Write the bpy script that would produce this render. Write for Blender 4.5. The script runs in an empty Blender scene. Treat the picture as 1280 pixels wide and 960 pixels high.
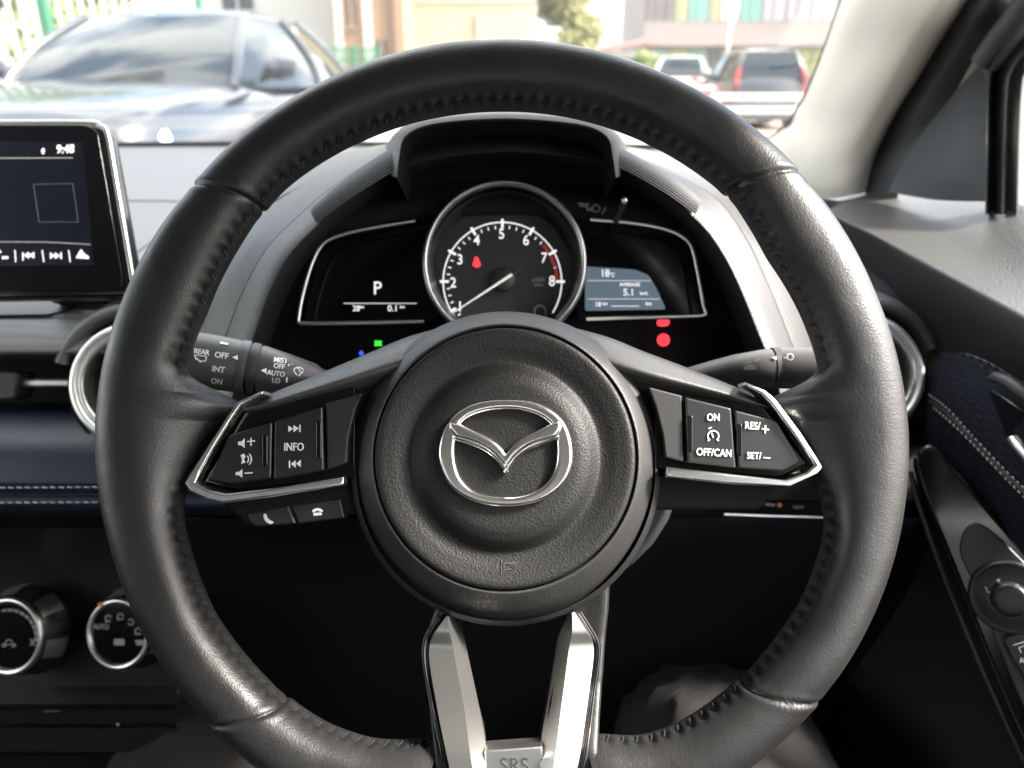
import bpy, bmesh, math, random
from mathutils import Vector, Matrix
random.seed(7)
R = math.radians
sc = bpy.context.scene
C = sc.collection

# ------------------------------------------------------------------ camera, sky, sun, exposure
PITCH = 21.6
CAM = Vector((0, 0, 1.2))
F = 961.0
cd = bpy.data.cameras.new('camera'); cam = bpy.data.objects.new('camera', cd); C.objects.link(cam)
cam.location = CAM; cam.rotation_euler = (R(90 - PITCH), 0, 0)
cd.sensor_width = 36; cd.lens = 36 * F / 1280; cd.clip_start = 0.01; cd.clip_end = 500
cd.dof.use_dof = True; cd.dof.focus_distance = 0.352; cd.dof.aperture_fstop = 8.5
sc.camera = cam
SUN_EL, SUN_AZ = 43.0, 99.0        # azimuth measured from straight ahead (+Y) towards the right (+X)
w = bpy.data.worlds.new('World'); sc.world = w; w.use_nodes = True
nt = w.node_tree; bg = nt.nodes['Background']
sky = nt.nodes.new('ShaderNodeTexSky'); sky.sky_type = 'NISHITA'; sky.sun_disc = False
sky.sun_elevation = R(SUN_EL); sky.sun_rotation = R(SUN_AZ); sky.air_density = 1.0; sky.dust_density = 3.0; sky.ozone_density = 1.0
tcw = nt.nodes.new('ShaderNodeTexCoord'); mpw = nt.nodes.new('ShaderNodeMapping'); mpw.inputs['Scale'].default_value = (1, 1, 2.2)
nzw = nt.nodes.new('ShaderNodeTexNoise'); nzw.inputs['Scale'].default_value = 2.3; nzw.inputs['Detail'].default_value = 6
rmw = nt.nodes.new('ShaderNodeValToRGB'); rmw.color_ramp.elements[0].position = .44; rmw.color_ramp.elements[1].position = .56
mxw = nt.nodes.new('ShaderNodeMixRGB'); mxw.inputs[2].default_value = (8.0, 7.9, 7.6, 1)      # thin bright cloud over the blue
nt.links.new(tcw.outputs['Generated'], mpw.inputs[0]); nt.links.new(mpw.outputs[0], nzw.inputs['Vector']); nt.links.new(nzw.outputs['Fac'], rmw.inputs[0])
nt.links.new(rmw.outputs[0], mxw.inputs[0]); nt.links.new(sky.outputs[0], mxw.inputs[1])
nt.links.new(mxw.outputs[0], bg.inputs[0]); bg.inputs[1].default_value = 0.085
sl = bpy.data.lights.new('sun', 'SUN'); sl.energy = 2.5; sl.angle = R(12); sl.color = (1, 0.95, 0.86)
so = bpy.data.objects.new('sun', sl); C.objects.link(so)
sdir = Vector((math.sin(R(SUN_AZ)) * math.cos(R(SUN_EL)), math.cos(R(SUN_AZ)) * math.cos(R(SUN_EL)), math.sin(R(SUN_EL))))
so.rotation_euler = sdir.to_track_quat('Z', 'Y').to_euler(); so.location = (0, 0, 12)
sc.view_settings.view_transform = 'Standard'; sc.view_settings.look = 'None'
sc.view_settings.exposure = 3.3; sc.view_settings.gamma = 1
sc.cycles.max_bounces = 10; sc.cycles.transparent_max_bounces = 16; sc.cycles.diffuse_bounces = 5
sc.cycles.caustics_reflective = False; sc.cycles.caustics_refractive = False

# ------------------------------------------------------------------ frames
CF = Vector((0, math.cos(R(PITCH)), -math.sin(R(PITCH)))); CU = Vector((0, math.sin(R(PITCH)), math.cos(R(PITCH)))); CR = Vector((1, 0, 0))
def c2w(p): return CAM + CR * p[0] + CU * p[1] - CF * p[2]
def dw(p): return CR * p[0] + CU * p[1] - CF * p[2]
def cp(u, v, d): return c2w(((u - 640) / F * d, -(v - 480) / F * d, -d))

class Plane:
    """a work plane through a point of the cabin; tx leans its top away, ty turns its right side away"""
    def __init__(s, u, v, d, tx=0, ty=0):
        s.O = Vector(((u - 640) / F * d, -(v - 480) / F * d, -d))
        n = Vector((math.sin(R(ty)), math.sin(R(tx)), 1)); n.z = math.sqrt(max(.05, 1 - n.x ** 2 - n.y ** 2)); n.normalize()
        s.n = n; s.x = Vector((0, 1, 0)).cross(n).normalized(); s.y = n.cross(s.x)
        s.M = Matrix.Identity(4)
        for i, a in enumerate((dw(s.x), dw(s.y), dw(n))):
            for j in range(3): s.M[j][i] = a[j]
        o = c2w(s.O)
        for j in range(3): s.M[j][3] = o[j]
    def loc(s, u, v):
        d = Vector(((u - 640) / F, -(v - 480) / F, -1.0))
        t = s.O.dot(s.n) / d.dot(s.n); p = d * t - s.O
        return (p.dot(s.x), p.dot(s.y))
    def pt(s, u, v, h=0):
        x, y = s.loc(u, v); return s.M @ Vector((x, y, h))
    @property
    def k(s): return -s.O.z / F

# ------------------------------------------------------------------ materials
def mat(name, col, rough=.5, metal=0, spec=.5, bumps=(), coat=0, sheen=0, vary=0, vscale=30, emit=None, estr=0, aniso=0):
    m = bpy.data.materials.new(name); m.use_nodes = True
    n = m.node_tree; b = n.nodes['Principled BSDF']
    b.inputs['Base Color'].default_value = (*col, 1); b.inputs['Roughness'].default_value = rough
    b.inputs['Metallic'].default_value = metal; b.inputs['Specular IOR Level'].default_value = spec
    b.inputs['Coat Weight'].default_value = coat; b.inputs['Coat Roughness'].default_value = .05
    if sheen: b.inputs['Sheen Weight'].default_value = sheen
    if emit: b.inputs['Emission Color'].default_value = (*emit, 1); b.inputs['Emission Strength'].default_value = estr
    tc = n.nodes.new('ShaderNodeTexCoord')
    last = None
    for kind, scale, strength, dist in bumps:
        mp = n.nodes.new('ShaderNodeMapping'); n.links.new(tc.outputs['Object'], mp.inputs[0])
        if kind == 'voronoi':
            t = n.nodes.new('ShaderNodeTexVoronoi'); t.feature = 'F1'; out = t.outputs['Distance']; t.inputs['Scale'].default_value = scale
        elif kind == 'wave':
            t = n.nodes.new('ShaderNodeTexWave'); out = t.outputs['Fac']; t.inputs['Scale'].default_value = scale
        elif kind == 'brush':
            t = n.nodes.new('ShaderNodeTexNoise'); out = t.outputs['Fac']; t.inputs['Scale'].default_value = scale; mp.inputs['Scale'].default_value = (1, .05, .05)
        else:
            t = n.nodes.new('ShaderNodeTexNoise'); out = t.outputs['Fac']; t.inputs['Scale'].default_value = scale; t.inputs['Detail'].default_value = 3
        n.links.new(mp.outputs[0], t.inputs['Vector'])
        bp = n.nodes.new('ShaderNodeBump'); bp.inputs['Strength'].default_value = strength; bp.inputs['Distance'].default_value = dist
        n.links.new(out, bp.inputs['Height'])
        if last: n.links.new(last.outputs[0], bp.inputs['Normal'])
        last = bp
    if last: n.links.new(last.outputs[0], b.inputs['Normal'])
    if vary:
        t = n.nodes.new('ShaderNodeTexNoise'); t.inputs['Scale'].default_value = vscale; t.inputs['Detail'].default_value = 5
        n.links.new(tc.outputs['Object'], t.inputs['Vector'])
        r = n.nodes.new('ShaderNodeMapRange'); r.inputs['From Min'].default_value = .3; r.inputs['From Max'].default_value = .7
        r.inputs['To Min'].default_value = rough - vary; r.inputs['To Max'].default_value = rough + vary
        n.links.new(t.outputs['Fac'], r.inputs['Value']); n.links.new(r.outputs[0], b.inputs['Roughness'])
    return m

def glass_mat(name, tint=(1, 1, 1), ior=1.45, refl=1.0, rough=0.0):
    m = bpy.data.materials.new(name); m.use_nodes = True; n = m.node_tree; n.nodes.clear()
    o = n.nodes.new('ShaderNodeOutputMaterial'); mx = n.nodes.new('ShaderNodeMixShader')
    tr = n.nodes.new('ShaderNodeBsdfTransparent'); tr.inputs[0].default_value = (*tint, 1)
    g = n.nodes.new('ShaderNodeBsdfGlossy'); g.inputs['Roughness'].default_value = rough
    fr = n.nodes.new('ShaderNodeFresnel'); fr.inputs['IOR'].default_value = ior
    mu = n.nodes.new('ShaderNodeMath'); mu.operation = 'MULTIPLY'; mu.inputs[1].default_value = refl
    n.links.new(fr.outputs[0], mu.inputs[0]); n.links.new(mu.outputs[0], mx.inputs[0])
    n.links.new(tr.outputs[0], mx.inputs[1]); n.links.new(g.outputs[0], mx.inputs[2]); n.links.new(mx.outputs[0], o.inputs[0])
    return m

M = dict(
    leather=mat('rim leather', (.013, .013, .0135), .41, bumps=[('voronoi', 1500, .14, .0004), ('noise', 900, .3, .0004), ('noise', 60, .15, .003)], vary=.07, vscale=45),
    padskin=mat('moulded pad skin', (.010, .010, .010), .55, spec=.4, bumps=[('voronoi', 1000, .4, .0004), ('noise', 700, .3, .0003)]),
    satinskin=mat('hub bezel skin', (.024, .024, .024), .45, spec=.6, bumps=[('voronoi', 1800, .4, .0003), ('noise', 900, .3, .0003)]),
    coverskin=mat('spoke cover skin', (.050, .049, .049), .45, spec=.6, bumps=[('voronoi', 1600, .4, .0003), ('noise', 900, .3, .0003)]),
    ventsatin=mat('vent ring silver', (.88, .88, .86), .48, 1),
    satindark=mat('dark satin silver', (.36, .36, .36), .3, 1),
    softgrey=mat('soft grey plastic', (.030, .030, .032), .5, bumps=[('noise', 900, .3, .0004)]),
    midgrey=mat('mid grey soft plastic', (.075, .075, .078), .45, bumps=[('voronoi', 900, .3, .0005)]),
    black=mat('matt black plastic', (.012, .012, .013), .55, bumps=[('noise', 800, .2, .0003)]),
    deep=mat('deep black plastic', (.006, .006, .007), .8, spec=.2),
    darkpanel=mat('dark console plastic', (.006, .0065, .007), .5, spec=.3, bumps=[('noise', 800, .2, .0003)]),
    gloss=mat('piano black', (.005, .005, .006), .10, coat=0, bumps=[('noise', 20, .03, .002)]),
    satinblack=mat('button satin black', (.014, .014, .015), .32, bumps=[('noise', 2500, .1, .0002)]),
    chrome=mat('chrome', (.90, .88, .85), .22, 1, bumps=[('noise', 90, .04, .001)]),
    satin=mat('satin silver', (.74, .74, .72), .34, 1),
    brushed=mat('brushed silver', (.44, .435, .425), .40, 1),
    dash=mat('dash top skin', (.050, .050, .056), .42, bumps=[('voronoi', 700, .3, .0006), ('noise', 400, .3, .0005)]),
    hood=mat('instrument hood skin', (.037, .036, .036), .42, bumps=[('voronoi', 900, .3, .0005)]),
    navy=mat('navy leatherette', (.012, .018, .042), .38, bumps=[('voronoi', 900, .3, .0004), ('noise', 200, .2, .0006)]),
    thread=mat('pale thread', (.55, .53, .48), .8),
    blackthread=mat('black thread', (.010, .010, .010), .7),
    white=mat('white marking', (.75, .75, .74), .6),
    dim=mat('grey marking', (.32, .32, .31), .6),
    cloth=mat('pillar cloth', (.58, .54, .47), .95, bumps=[('voronoi', 1300, .5, .0005)]),
    headliner=mat('headliner cloth', (.48, .47, .44), .95),
    rubber=mat('door seal rubber', (.012, .012, .013), .6),
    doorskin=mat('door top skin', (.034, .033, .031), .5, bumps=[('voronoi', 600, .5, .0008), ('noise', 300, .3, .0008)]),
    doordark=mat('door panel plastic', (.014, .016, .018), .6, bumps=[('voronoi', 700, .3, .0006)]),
    carpet=mat('carpet', (.006, .006, .0065), .95),
    glassblack=mat('display glass', (.003, .003, .004), .12, spec=.3),
    needle=mat('needle white', (.6, .6, .58), .5, emit=(1, 1, .95), estr=.05),
    lit=mat('lit white', (.4, .4, .4), .5, emit=(.95, .92, .95), estr=.10),
    litred=mat('lit red lamp', (.5, .02, .02), .5, emit=(1, .03, .05), estr=.22),
    litgreen=mat('lit green lamp', (.02, .4, .02), .5, emit=(.05, .8, .05), estr=.13),
    litblue=mat('lit blue lamp', (.02, .05, .5), .5, emit=(.05, .1, 1), estr=.15),
    red=mat('red marking', (.45, .04, .03), .6, emit=(.5, .03, .03), estr=.03),
    orange=mat('orange marking', (.6, .22, .05), .5),
    glasspane=glass_mat('window glass', (.93, .95, .93), 1.45, .25),
    lens=glass_mat('instrument lens', (.95, .95, .95), 1.45, .25),
)

# ------------------------------------------------------------------ object helpers
def thing(name, label, cat, loc=(0, 0, 0), group=None, rz=0):
    o = bpy.data.objects.new(name, None); C.objects.link(o); o.location = loc; o.rotation_euler = (0, 0, rz)
    o.empty_display_size = .05
    o['label'] = label; o['category'] = cat
    if group: o['group'] = group
    return o
def offs(parent):
    p = Vector((0, 0, 0)); q = parent
    while q is not None: p += q.location; q = q.parent
    return p
def link(name, me, m, parent=None, world=True, smooth=True, auto=None):
    """world=True: the vertices are world positions and are made relative to the parent"""
    if world and parent is not None:
        me.transform(Matrix.Translation(-offs(parent)))
    me.name = name
    me.materials.clear(); me.materials.append(m)
    for p in me.polygons: p.use_smooth = smooth
    o = bpy.data.objects.new(name, me); C.objects.link(o)
    if parent is not None: o.parent = parent
    if auto and smooth:
        me.set_sharp_from_angle(angle=R(auto))
    return o
def mesh(name, vs, fs, m, parent=None, world=True, smooth=True, auto=None):
    me = bpy.data.meshes.new(name); me.from_pydata([tuple(v) for v in vs], [], fs)
    bm = bmesh.new(); bm.from_mesh(me); bmesh.ops.recalc_face_normals(bm, faces=bm.faces); bm.to_mesh(me); bm.free()
    return link(name, me, m, parent, world, smooth, auto)
def grid(rows, cu=False, cv=False):
    """rows: list of equal-length point lists -> verts, faces"""
    nr, nc = len(rows), len(rows[0]); vs = [p for r in rows for p in r]; fs = []
    for i in range(nr if cv else nr - 1):
        for j in range(nc if cu else nc - 1):
            a = i * nc + j; b = i * nc + (j + 1) % nc; c = ((i + 1) % nr) * nc + (j + 1) % nc; d = ((i + 1) % nr) * nc + j
            fs.append((a, b, c, d))
    return vs, fs
def cr(pts, n=8, closed=False):
    """Catmull-Rom through points of any dimension"""
    out = []; N = len(pts)
    for i in range(N if closed else N - 1):
        p = [pts[(i + k) % N] if closed else pts[min(max(i + k, 0), N - 1)] for k in (-1, 0, 1, 2)]
        for j in range(n):
            t = j / n; t2 = t * t; t3 = t2 * t
            out.append(tuple(.5 * ((2 * p[1][a]) + (-p[0][a] + p[2][a]) * t + (2 * p[0][a] - 5 * p[1][a] + 4 * p[2][a] - p[3][a]) * t2 + (-p[0][a] + 3 * p[1][a] - 3 * p[2][a] + p[3][a]) * t3) for a in range(len(pts[0]))))
    if not closed: out.append(tuple(pts[-1]))
    return out
def rnd(pts, r, n=5):
    """round the corners of a px polygon with radius r (number or list)"""
    out = []; N = len(pts)
    for i in range(N):
        p = Vector(pts[i]); a = Vector(pts[i - 1]); b = Vector(pts[(i + 1) % N])
        rr = r[i] if isinstance(r, (list, tuple)) else r
        da, db = a - p, b - p; l = min(rr, da.length * .45, db.length * .45)
        s = p + da.normalized() * l; e = p + db.normalized() * l
        for j in range(n + 1):
            t = j / n; q = s * (1 - t) ** 2 + p * 2 * t * (1 - t) + e * t * t
            out.append((q.x, q.y))
    return out
def plate(name, P, outlines, h, th, m, parent, bev=0, bres=2, smooth=True, world=True, auto=35, local=False):
    """a solid cut to an outline (holes allowed) whose front face stands at height h over plane P, th thick"""
    cu = bpy.data.curves.new(name, 'CURVE'); cu.dimensions = '2D'; cu.fill_mode = 'BOTH'
    for ol in outlines:
        pts = ol if local else [P.loc(*q) for q in ol]
        s = cu.splines.new('POLY'); s.points.add(len(pts) - 1)
        for q, c in zip(s.points, pts): q.co = (c[0], c[1], 0, 1)
        s.use_cyclic_u = True
    cu.offset = -bev; cu.bevel_depth = bev; cu.bevel_resolution = bres; cu.extrude = max(th / 2 - bev, 1e-5)
    return curve_mesh(name, cu, P.M @ Matrix.Translation((0, 0, h - th / 2)), m, parent, smooth, auto)
def curve_mesh(name, cu, mx, m, parent, smooth=True, auto=35, world=True):
    o = bpy.data.objects.new('tmp', cu); C.objects.link(o)
    dg = bpy.context.evaluated_depsgraph_get(); dg.update()
    me = bpy.data.meshes.new_from_object(o.evaluated_get(dg)); bpy.data.objects.remove(o); bpy.data.curves.remove(cu)
    me.transform(mx)
    return link(name, me, m, parent, world, smooth, auto)
def text(name, P, s, u, v, size, h, m, parent, rot=0, sx=1.0, th=.0002, bold=0.0, shear=0):
    cu = bpy.data.curves.new(name, 'FONT'); cu.body = s; cu.align_x = 'CENTER'; cu.align_y = 'CENTER'
    cu.size = size * P.k; cu.extrude = th; cu.offset = bold * P.k; cu.shear = shear; cu.resolution_u = 4
    x, y = P.loc(u, v)
    mx = P.M @ Matrix.Translation((x, y, h)) @ Matrix.Rotation(R(rot), 4, 'Z') @ Matrix.Diagonal((sx, 1, 1, 1))
    return curve_mesh(name, cu, mx, m, parent, False, None)
def join(objs, name=None):
    a = objs[0]; bm = bmesh.new()
    for o in objs: bm.from_mesh(o.data)
    bm.to_mesh(a.data); bm.free()
    for o in objs[1:]: bpy.data.objects.remove(o)
    if name: a.name = name; a.data.name = name
    return a
def marks(name, P, h, m, parent, items):
    """several glyphs of one marking: ('t',text,u,v,size[,sx]) or ('p',[px pts])"""
    os_ = []
    for it in items:
        if it[0] == 't': os_.append(text(name, P, it[1], it[2], it[3], it[4], h, m, parent, sx=it[5] if len(it) > 5 else 1, rot=it[6] if len(it) > 6 else 0, bold=.12))
        elif it[0] == 'p': os_.append(plate(name, P, [it[1]], h, .0003, m, parent, smooth=False))
        elif it[0] == 'l':
            (u0, v0), (u1, v1), wd = it[1], it[2], it[3]
            d = Vector((u1 - u0, v1 - v0)).normalized() * wd / 2; nn = Vector((-d.y, d.x))
            os_.append(plate(name, P, [[(u0 + nn.x, v0 + nn.y), (u1 + nn.x, v1 + nn.y), (u1 - nn.x, v1 - nn.y), (u0 - nn.x, v0 - nn.y)]], h, .0003, m, parent, smooth=False))
        elif it[0] == 'a':   # arc: u,v,r,a0,a1,width
            _, u, v, r, a0, a1, wd = it; n = 14
            o = [(u + (r + wd / 2) * math.cos(R(a0 + (a1 - a0) * i / n)), v - (r + wd / 2) * math.sin(R(a0 + (a1 - a0) * i / n))) for i in range(n + 1)]
            o += [(u + (r - wd / 2) * math.cos(R(a1 - (a1 - a0) * i / n)), v - (r - wd / 2) * math.sin(R(a1 - (a1 - a0) * i / n))) for i in range(n + 1)]
            os_.append(plate(name, P, [o], h, .0003, m, parent, smooth=False))
    return join(os_, name)
def tube(name, pts, rad, m, parent=None, n=16, world=True, flat=1.0, up=None, caps=True, close=False):
    """swept round (or oval) bar through world points with a radius at each"""
    pts = [Vector(p) for p in pts]; N = len(pts); rows = []; up = Vector(up) if up is not None else Vector((0, 0, 1))
    for i, p in enumerate(pts):
        t = ((pts[(i + 1) % N] - pts[i - 1]) if close else (pts[min(i + 1, N - 1)] - pts[max(i - 1, 0)])).normalized()
        a = t.cross(up)
        if a.length < 1e-4: a = t.cross(Vector((1, 0, 0)))
        a.normalize(); b = a.cross(t)
        r = rad[i] if isinstance(rad, (list, tuple)) else rad
        rows.append([p + a * r * flat * math.cos(2 * math.pi * k / n) + b * r * math.sin(2 * math.pi * k / n) for k in range(n)])
    vs, fs = grid(rows, cu=True, cv=close)
    if caps and not close: fs.append(tuple(range(n))); fs.append(tuple(range((N - 1) * n, N * n)))
    return mesh(name, vs, fs, m, parent, world, True, 50)
def lathe(name, P, u, v, prof, m, parent, n=96, a0=0, a1=360, sy=1.0, px=True, auto=40):
    """prof: list of (radius px, height m) turned about the plane's normal at px (u,v)"""
    x, y = P.loc(u, v); k = P.k if px else 1; rows = []; full = abs(a1 - a0) >= 360
    for e in prof:
        r, h = e[:2]; dy = -e[2] * k if len(e) > 2 else 0
        rows.append([P.M @ Vector((x + r * k * math.cos(R(a0 + (a1 - a0) * i / n)), y + dy + sy * r * k * math.sin(R(a0 + (a1 - a0) * i / n)), h)) for i in range(n if full else n + 1)])
    vs, fs = grid(rows, cu=full)
    if prof[-1][0] > 0 and False: pass
    return mesh(name, vs, fs, m, parent, True, True, auto)
def box(name, lo, hi, m, parent=None, world=True, bev=0):
    bm = bmesh.new(); bmesh.ops.create_cube(bm, size=1)
    for v in bm.verts: v.co = Vector([(lo[i] + hi[i]) / 2 + v.co[i] * (hi[i] - lo[i]) for i in range(3)])
    if bev: bmesh.ops.bevel(bm, geom=bm.edges[:], offset=bev, segments=2, affect='EDGES', profile=.5)
    me = bpy.data.meshes.new(name); bm.to_mesh(me); bm.free()
    return link(name, me, m, parent, world, False)
def interp(tab, x):
    x0 = tab[0][0]; x = (x - x0) % 360 + x0
    for (a, va), (b, vb) in zip(tab, tab[1:]):
        if a <= x <= b:
            t = (x - a) / (b - a); t = t * t * (3 - 2 * t) if False else t
            return va + (vb - va) * t
    return tab[-1][1]

# ================================================================== STEERING WHEEL
W = Plane(632, 560, .354, 5)
WK = W.k
wheel = thing('steering_wheel', 'black leather wrapped three-spoke steering wheel with chrome winged emblem on its round hub', 'steering wheel', W.pt(632, 560, -.03))
RC = (630, 537)
RO = [(0, 500), (20, 489), (41, 485), (65, 482), (90, 482), (115, 484), (142, 489), (165, 500), (180, 505), (200, 508), (225, 516), (250, 520), (270, 521), (290, 520), (319, 515), (340, 508), (360, 500)]
RI = [(0, 398), (3, 396), (11, 399), (20.8, 396), (33, 390), (46, 402), (63, 399), (90, 397), (100, 398), (115, 401), (132, 406), (148, 400), (159, 397), (167, 402), (172, 409), (180, 409), (190, 412), (201, 418), (212, 427), (231, 429), (239, 427), (247, 418), (255, 397), (262, 392), (278, 392), (287, 394), (294, 417), (300, 425), (313, 427), (330, 427), (340, 421), (350, 407), (360, 398)]
def ring_smooth(tab, step=1.0):
    raw = [interp(tab, i * step) for i in range(int(360 / step))]
    for _ in range(3): raw = [(raw[i - 1] + 2 * raw[i] + raw[(i + 1) % len(raw)]) / 4 for i in range(len(raw))]
    return raw
RIs, ROs = ring_smooth(RI), ring_smooth(RO)
def rlook(t, a):
    a %= 360; i = int(a); f = a - i; return t[i] * (1 - f) + t[(i + 1) % 360] * f
def sstep(a, b, x):
    t = min(max((x - a) / (b - a), 0), 1); return t * t * (3 - 2 * t)
def bulge(a):
    """how far the leather runs in over the side spokes, px"""
    a %= 360; v = 0
    T = [(0, 0), (169.5, 0), (171, 14), (172.5, 48), (174, 70), (176, 72), (178, 62), (181, 46), (184, 31), (187, 18), (191, 7), (196, 0), (360, 0)]
    def f(x):
        for (p, q), (r, t) in zip(T, T[1:]):
            if p <= x <= r: return q + (t - q) * (x - p) / (r - p)
        return 0
    def g(x): return sum(f(x + o) * wt for o, wt in ((-1.4, .1), (-1, .15), (-.5, .15), (0, .2), (.5, .15), (1, .15), (1.4, .1)))
    return max(g(a), g((540 - a) % 360))
SEAMS = [(142, 137.5), (40.8, 46.7), (224.6, 231.3), (319.5, 312.9)]
NST = 156
def psi_seam(a):
    s = math.sin(R(a)); return 173 - 8 * s
def rim_pt(a, psi, lift=0.0):
    ro, ri0 = rlook(ROs, a), rlook(RIs, a) + 7; bl = bulge(a); ri = ri0 - bl
    c, s = math.cos(R(psi)), math.sin(R(psi)); e = .86
    c2 = math.copysign(abs(c) ** e, c); s2 = math.copysign(abs(s) ** e, s)
    mid = (ro + ri0) / 2
    if c2 > 0: r = mid + (ro - mid) * c2
    else: r = mid + (mid - ri) * c2
    hb = .0165
    h = hb * s2
    if bl > 0 and c2 < 0 : h = h * (1 - .25 * min(bl / 60, 1) * (-c2)) - .017 * min(bl / 60, 1) * (c2 * c2)
    # stitched seam with puckers along the inside
    ps = psi_seam(a); d = psi - ps; k = 1 - min(bl / 30, 1)
    st = .5 + .5 * math.cos(R(a * NST)); amp = .85 + .15 * math.sin(a * 1.3)
    dd = k * amp * (math.exp(-(d / 4.0) ** 2) * .0010 + math.exp(-((d + 4) / 10) ** 2) * st * (.0008 + .0005 * (math.sin(R(a)) < .2)) - math.exp(-((d + 12) / 10) ** 2) * (1 - st) * .0003)
    # cross seams
    for (ao, ai) in SEAMS:
        t = (1 - c2) / 2; ax = ao + (ai - ao) * t; q = (a - ax + 180) % 360 - 180
        x = q * 7.9 * WK * 450 / 450
        x = q / 360 * 2 * math.pi * r * WK
        dd += .0014 * math.exp(-(x / .0008) ** 2)
        side = 1 if ao in (224.6, 40.8) else -1
        dd += .0006 * (1 if x * side < 0 else 0) * math.exp(-(x / .012) ** 2)
        dd -= .0002 * math.exp(-((abs(x) - .003) / .002) ** 2)
    dd -= lift
    u = RC[0] + (r - c * dd / WK) * math.cos(R(a)); v = RC[1] - (r - c * dd / WK) * math.sin(R(a))
    return W.pt(u, v, h - s * dd - .001)
rows = []
NA = 1872
for i in range(NA):
    a = 360 * i / NA
    rows.append([rim_pt(a, 360 * j / 56) for j in range(56)])
vs, fs = grid(rows, cu=True, cv=True)
fs = [f for k, f in enumerate(fs) if not (258.0 < (k // 56) * 360 / NA < 284.5)]      # the leather stops either side of the lower spoke
rim = mesh('rim', vs, fs, M['leather'], wheel)
# threads of the inside seam: small loops laced across the seam
vs, fs = [], []
for i in range(NST):
    a = 360 * (i + .0) / NST
    if bulge(a) > 2 or 257 < a < 286: continue
    ps = psi_seam(a)
    pts = [rim_pt(a - .25, ps - 8, .0002), rim_pt(a - .05, ps - 4, .0005), rim_pt(a + .15, ps, .0008), rim_pt(a + .4, ps + 5, .0006)]
    b0 = len(vs)
    for q, p in enumerate(pts):
        t = (pts[min(q + 1, 3)] - pts[max(q - 1, 0)]).normalized(); x = t.cross(dw(W.n)).normalized(); y = x.cross(t)
        for k in range(5): vs.append(p + (x * math.cos(k * 1.2566) + y * math.sin(k * 1.2566)) * .00033)
    for q in range(3):
        for k in range(5): fs.append((b0 + q * 5 + k, b0 + q * 5 + (k + 1) % 5, b0 + q * 5 + 5 + (k + 1) % 5, b0 + q * 5 + 5 + k))
mesh('stitching', vs, fs, M['blackthread'], wheel)

# hub: bezel ring, seam, pad with raised middle
HC = (632, 582)
lathe('hub_bezel', W, 631.7, 571, cr([(196, -.050, 12), (202, -.036, 12), (204.5, -.026, 11.5), (203.5, -.0185, 11), (199.5, -.0130, 9.5), (192.5, -.0092, 7.5), (185, -.0055, 5.5), (177.5, -.0024, 3), (171, .0000, 1.2), (167, .0012, .3), (165.2, .0010, 0), (164.2, .0000, 0), (163.7, -.004, 0)], 3), M['satinskin'], wheel, 160)
prof = [(162.6, -.004), (162.2, .0006), (161, .0019), (158, .0026), (153, .0026), (146, .0020), (138, .0012), (130, .0001), (122, -.0007), (117, -.0004), (110, .0018), (104, .0038), (97, .0050), (88, .0058), (70, .0058), (40, .0060), (15, .0061), (.01, .0061)]
# the pad sits slightly high inside the bezel
lathe('airbag_pad', W, 631.5, 571, cr(prof, 4), M['padskin'], wheel, 180)
lathe('hub_collar', W, 632, 585, [(203, -.050), (202, -.030), (200, -.012), (197, -.008), (190, -.006)], M['black'], wheel, 120)

# chrome emblem
def em(pts): return [(520 + x / 5.565, 490 + y / 5.565) for x, y in pts]
outer = em([(640, 60), (760, 66), (860, 92), (945, 138), (1015, 205), (1062, 300), (1082, 420), (1070, 530), (1022, 630), (945, 705), (850, 755), (740, 782), (628, 790), (516, 782), (406, 755), (310, 705), (233, 632), (186, 530), (168, 420), (190, 300), (240, 208), (310, 140), (400, 92), (510, 66)])
hup = em([(318, 226), (370, 185), (440, 155), (530, 135), (628, 128), (726, 135), (812, 158), (880, 190), (925, 226), (850, 262), (760, 305), (700, 345), (655, 388), (628, 432), (600, 392), (545, 345), (490, 305), (400, 262)])
hlo = em([(284, 340), (380, 372), (470, 410), (550, 468), (600, 530), (628, 572), (660, 520), (705, 462), (780, 408), (870, 372), (968, 336), (972, 420), (962, 510), (930, 590), (870, 655), (780, 700), (700, 718), (628, 722), (540, 716), (450, 695), (380, 660), (320, 595), (290, 510), (280, 420)])
def dense(pts, sharp=()):
    out = []; N = len(pts)
    for i in range(N): 
        a, b = pts[i], pts[(i + 1) % N]
        out.append(a)
    return out
def csmooth(pts, corners, n=5):
    """closed smoothing that keeps the given indices as corners"""
    N = len(pts); cs = sorted(corners); out = []
    for k, c in enumerate(cs):
        e = cs[(k + 1) % len(cs)]; seg = [pts[(c + j) % N] for j in range((e - c) % N + 1)]
        out += cr(seg, n)[:-1]
    return out
emb = thing('emblem', '', '', (0, 0, 0)) if False else None
EM = plate('emblem', W, [cr(outer, 4, True), csmooth(hup, (0, 8, 13)), csmooth(hlo, (0, 5, 10))], .0098, .0040, M['chrome'], wheel, bev=.0018, bres=5, auto=60)
# raised wings crossing the ring
wing = csmooth(em([(245, 215), (318, 230), (400, 268), (490, 308), (560, 352), (606, 398), (628, 430), (655, 392), (700, 348), (770, 306), (850, 266), (925, 230), (1000, 200), (1000, 262), (960, 320), (870, 345), (780, 378), (700, 436), (655, 488), (628, 532), (600, 492), (550, 440), (470, 382), (380, 345), (290, 322), (245, 262)]), (0, 6, 12, 14, 19, 24), 4)
plate('wing', W, [wing], .0112, .0030, M['chrome'], EM, bev=.0017, bres=3, auto=60)
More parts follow.
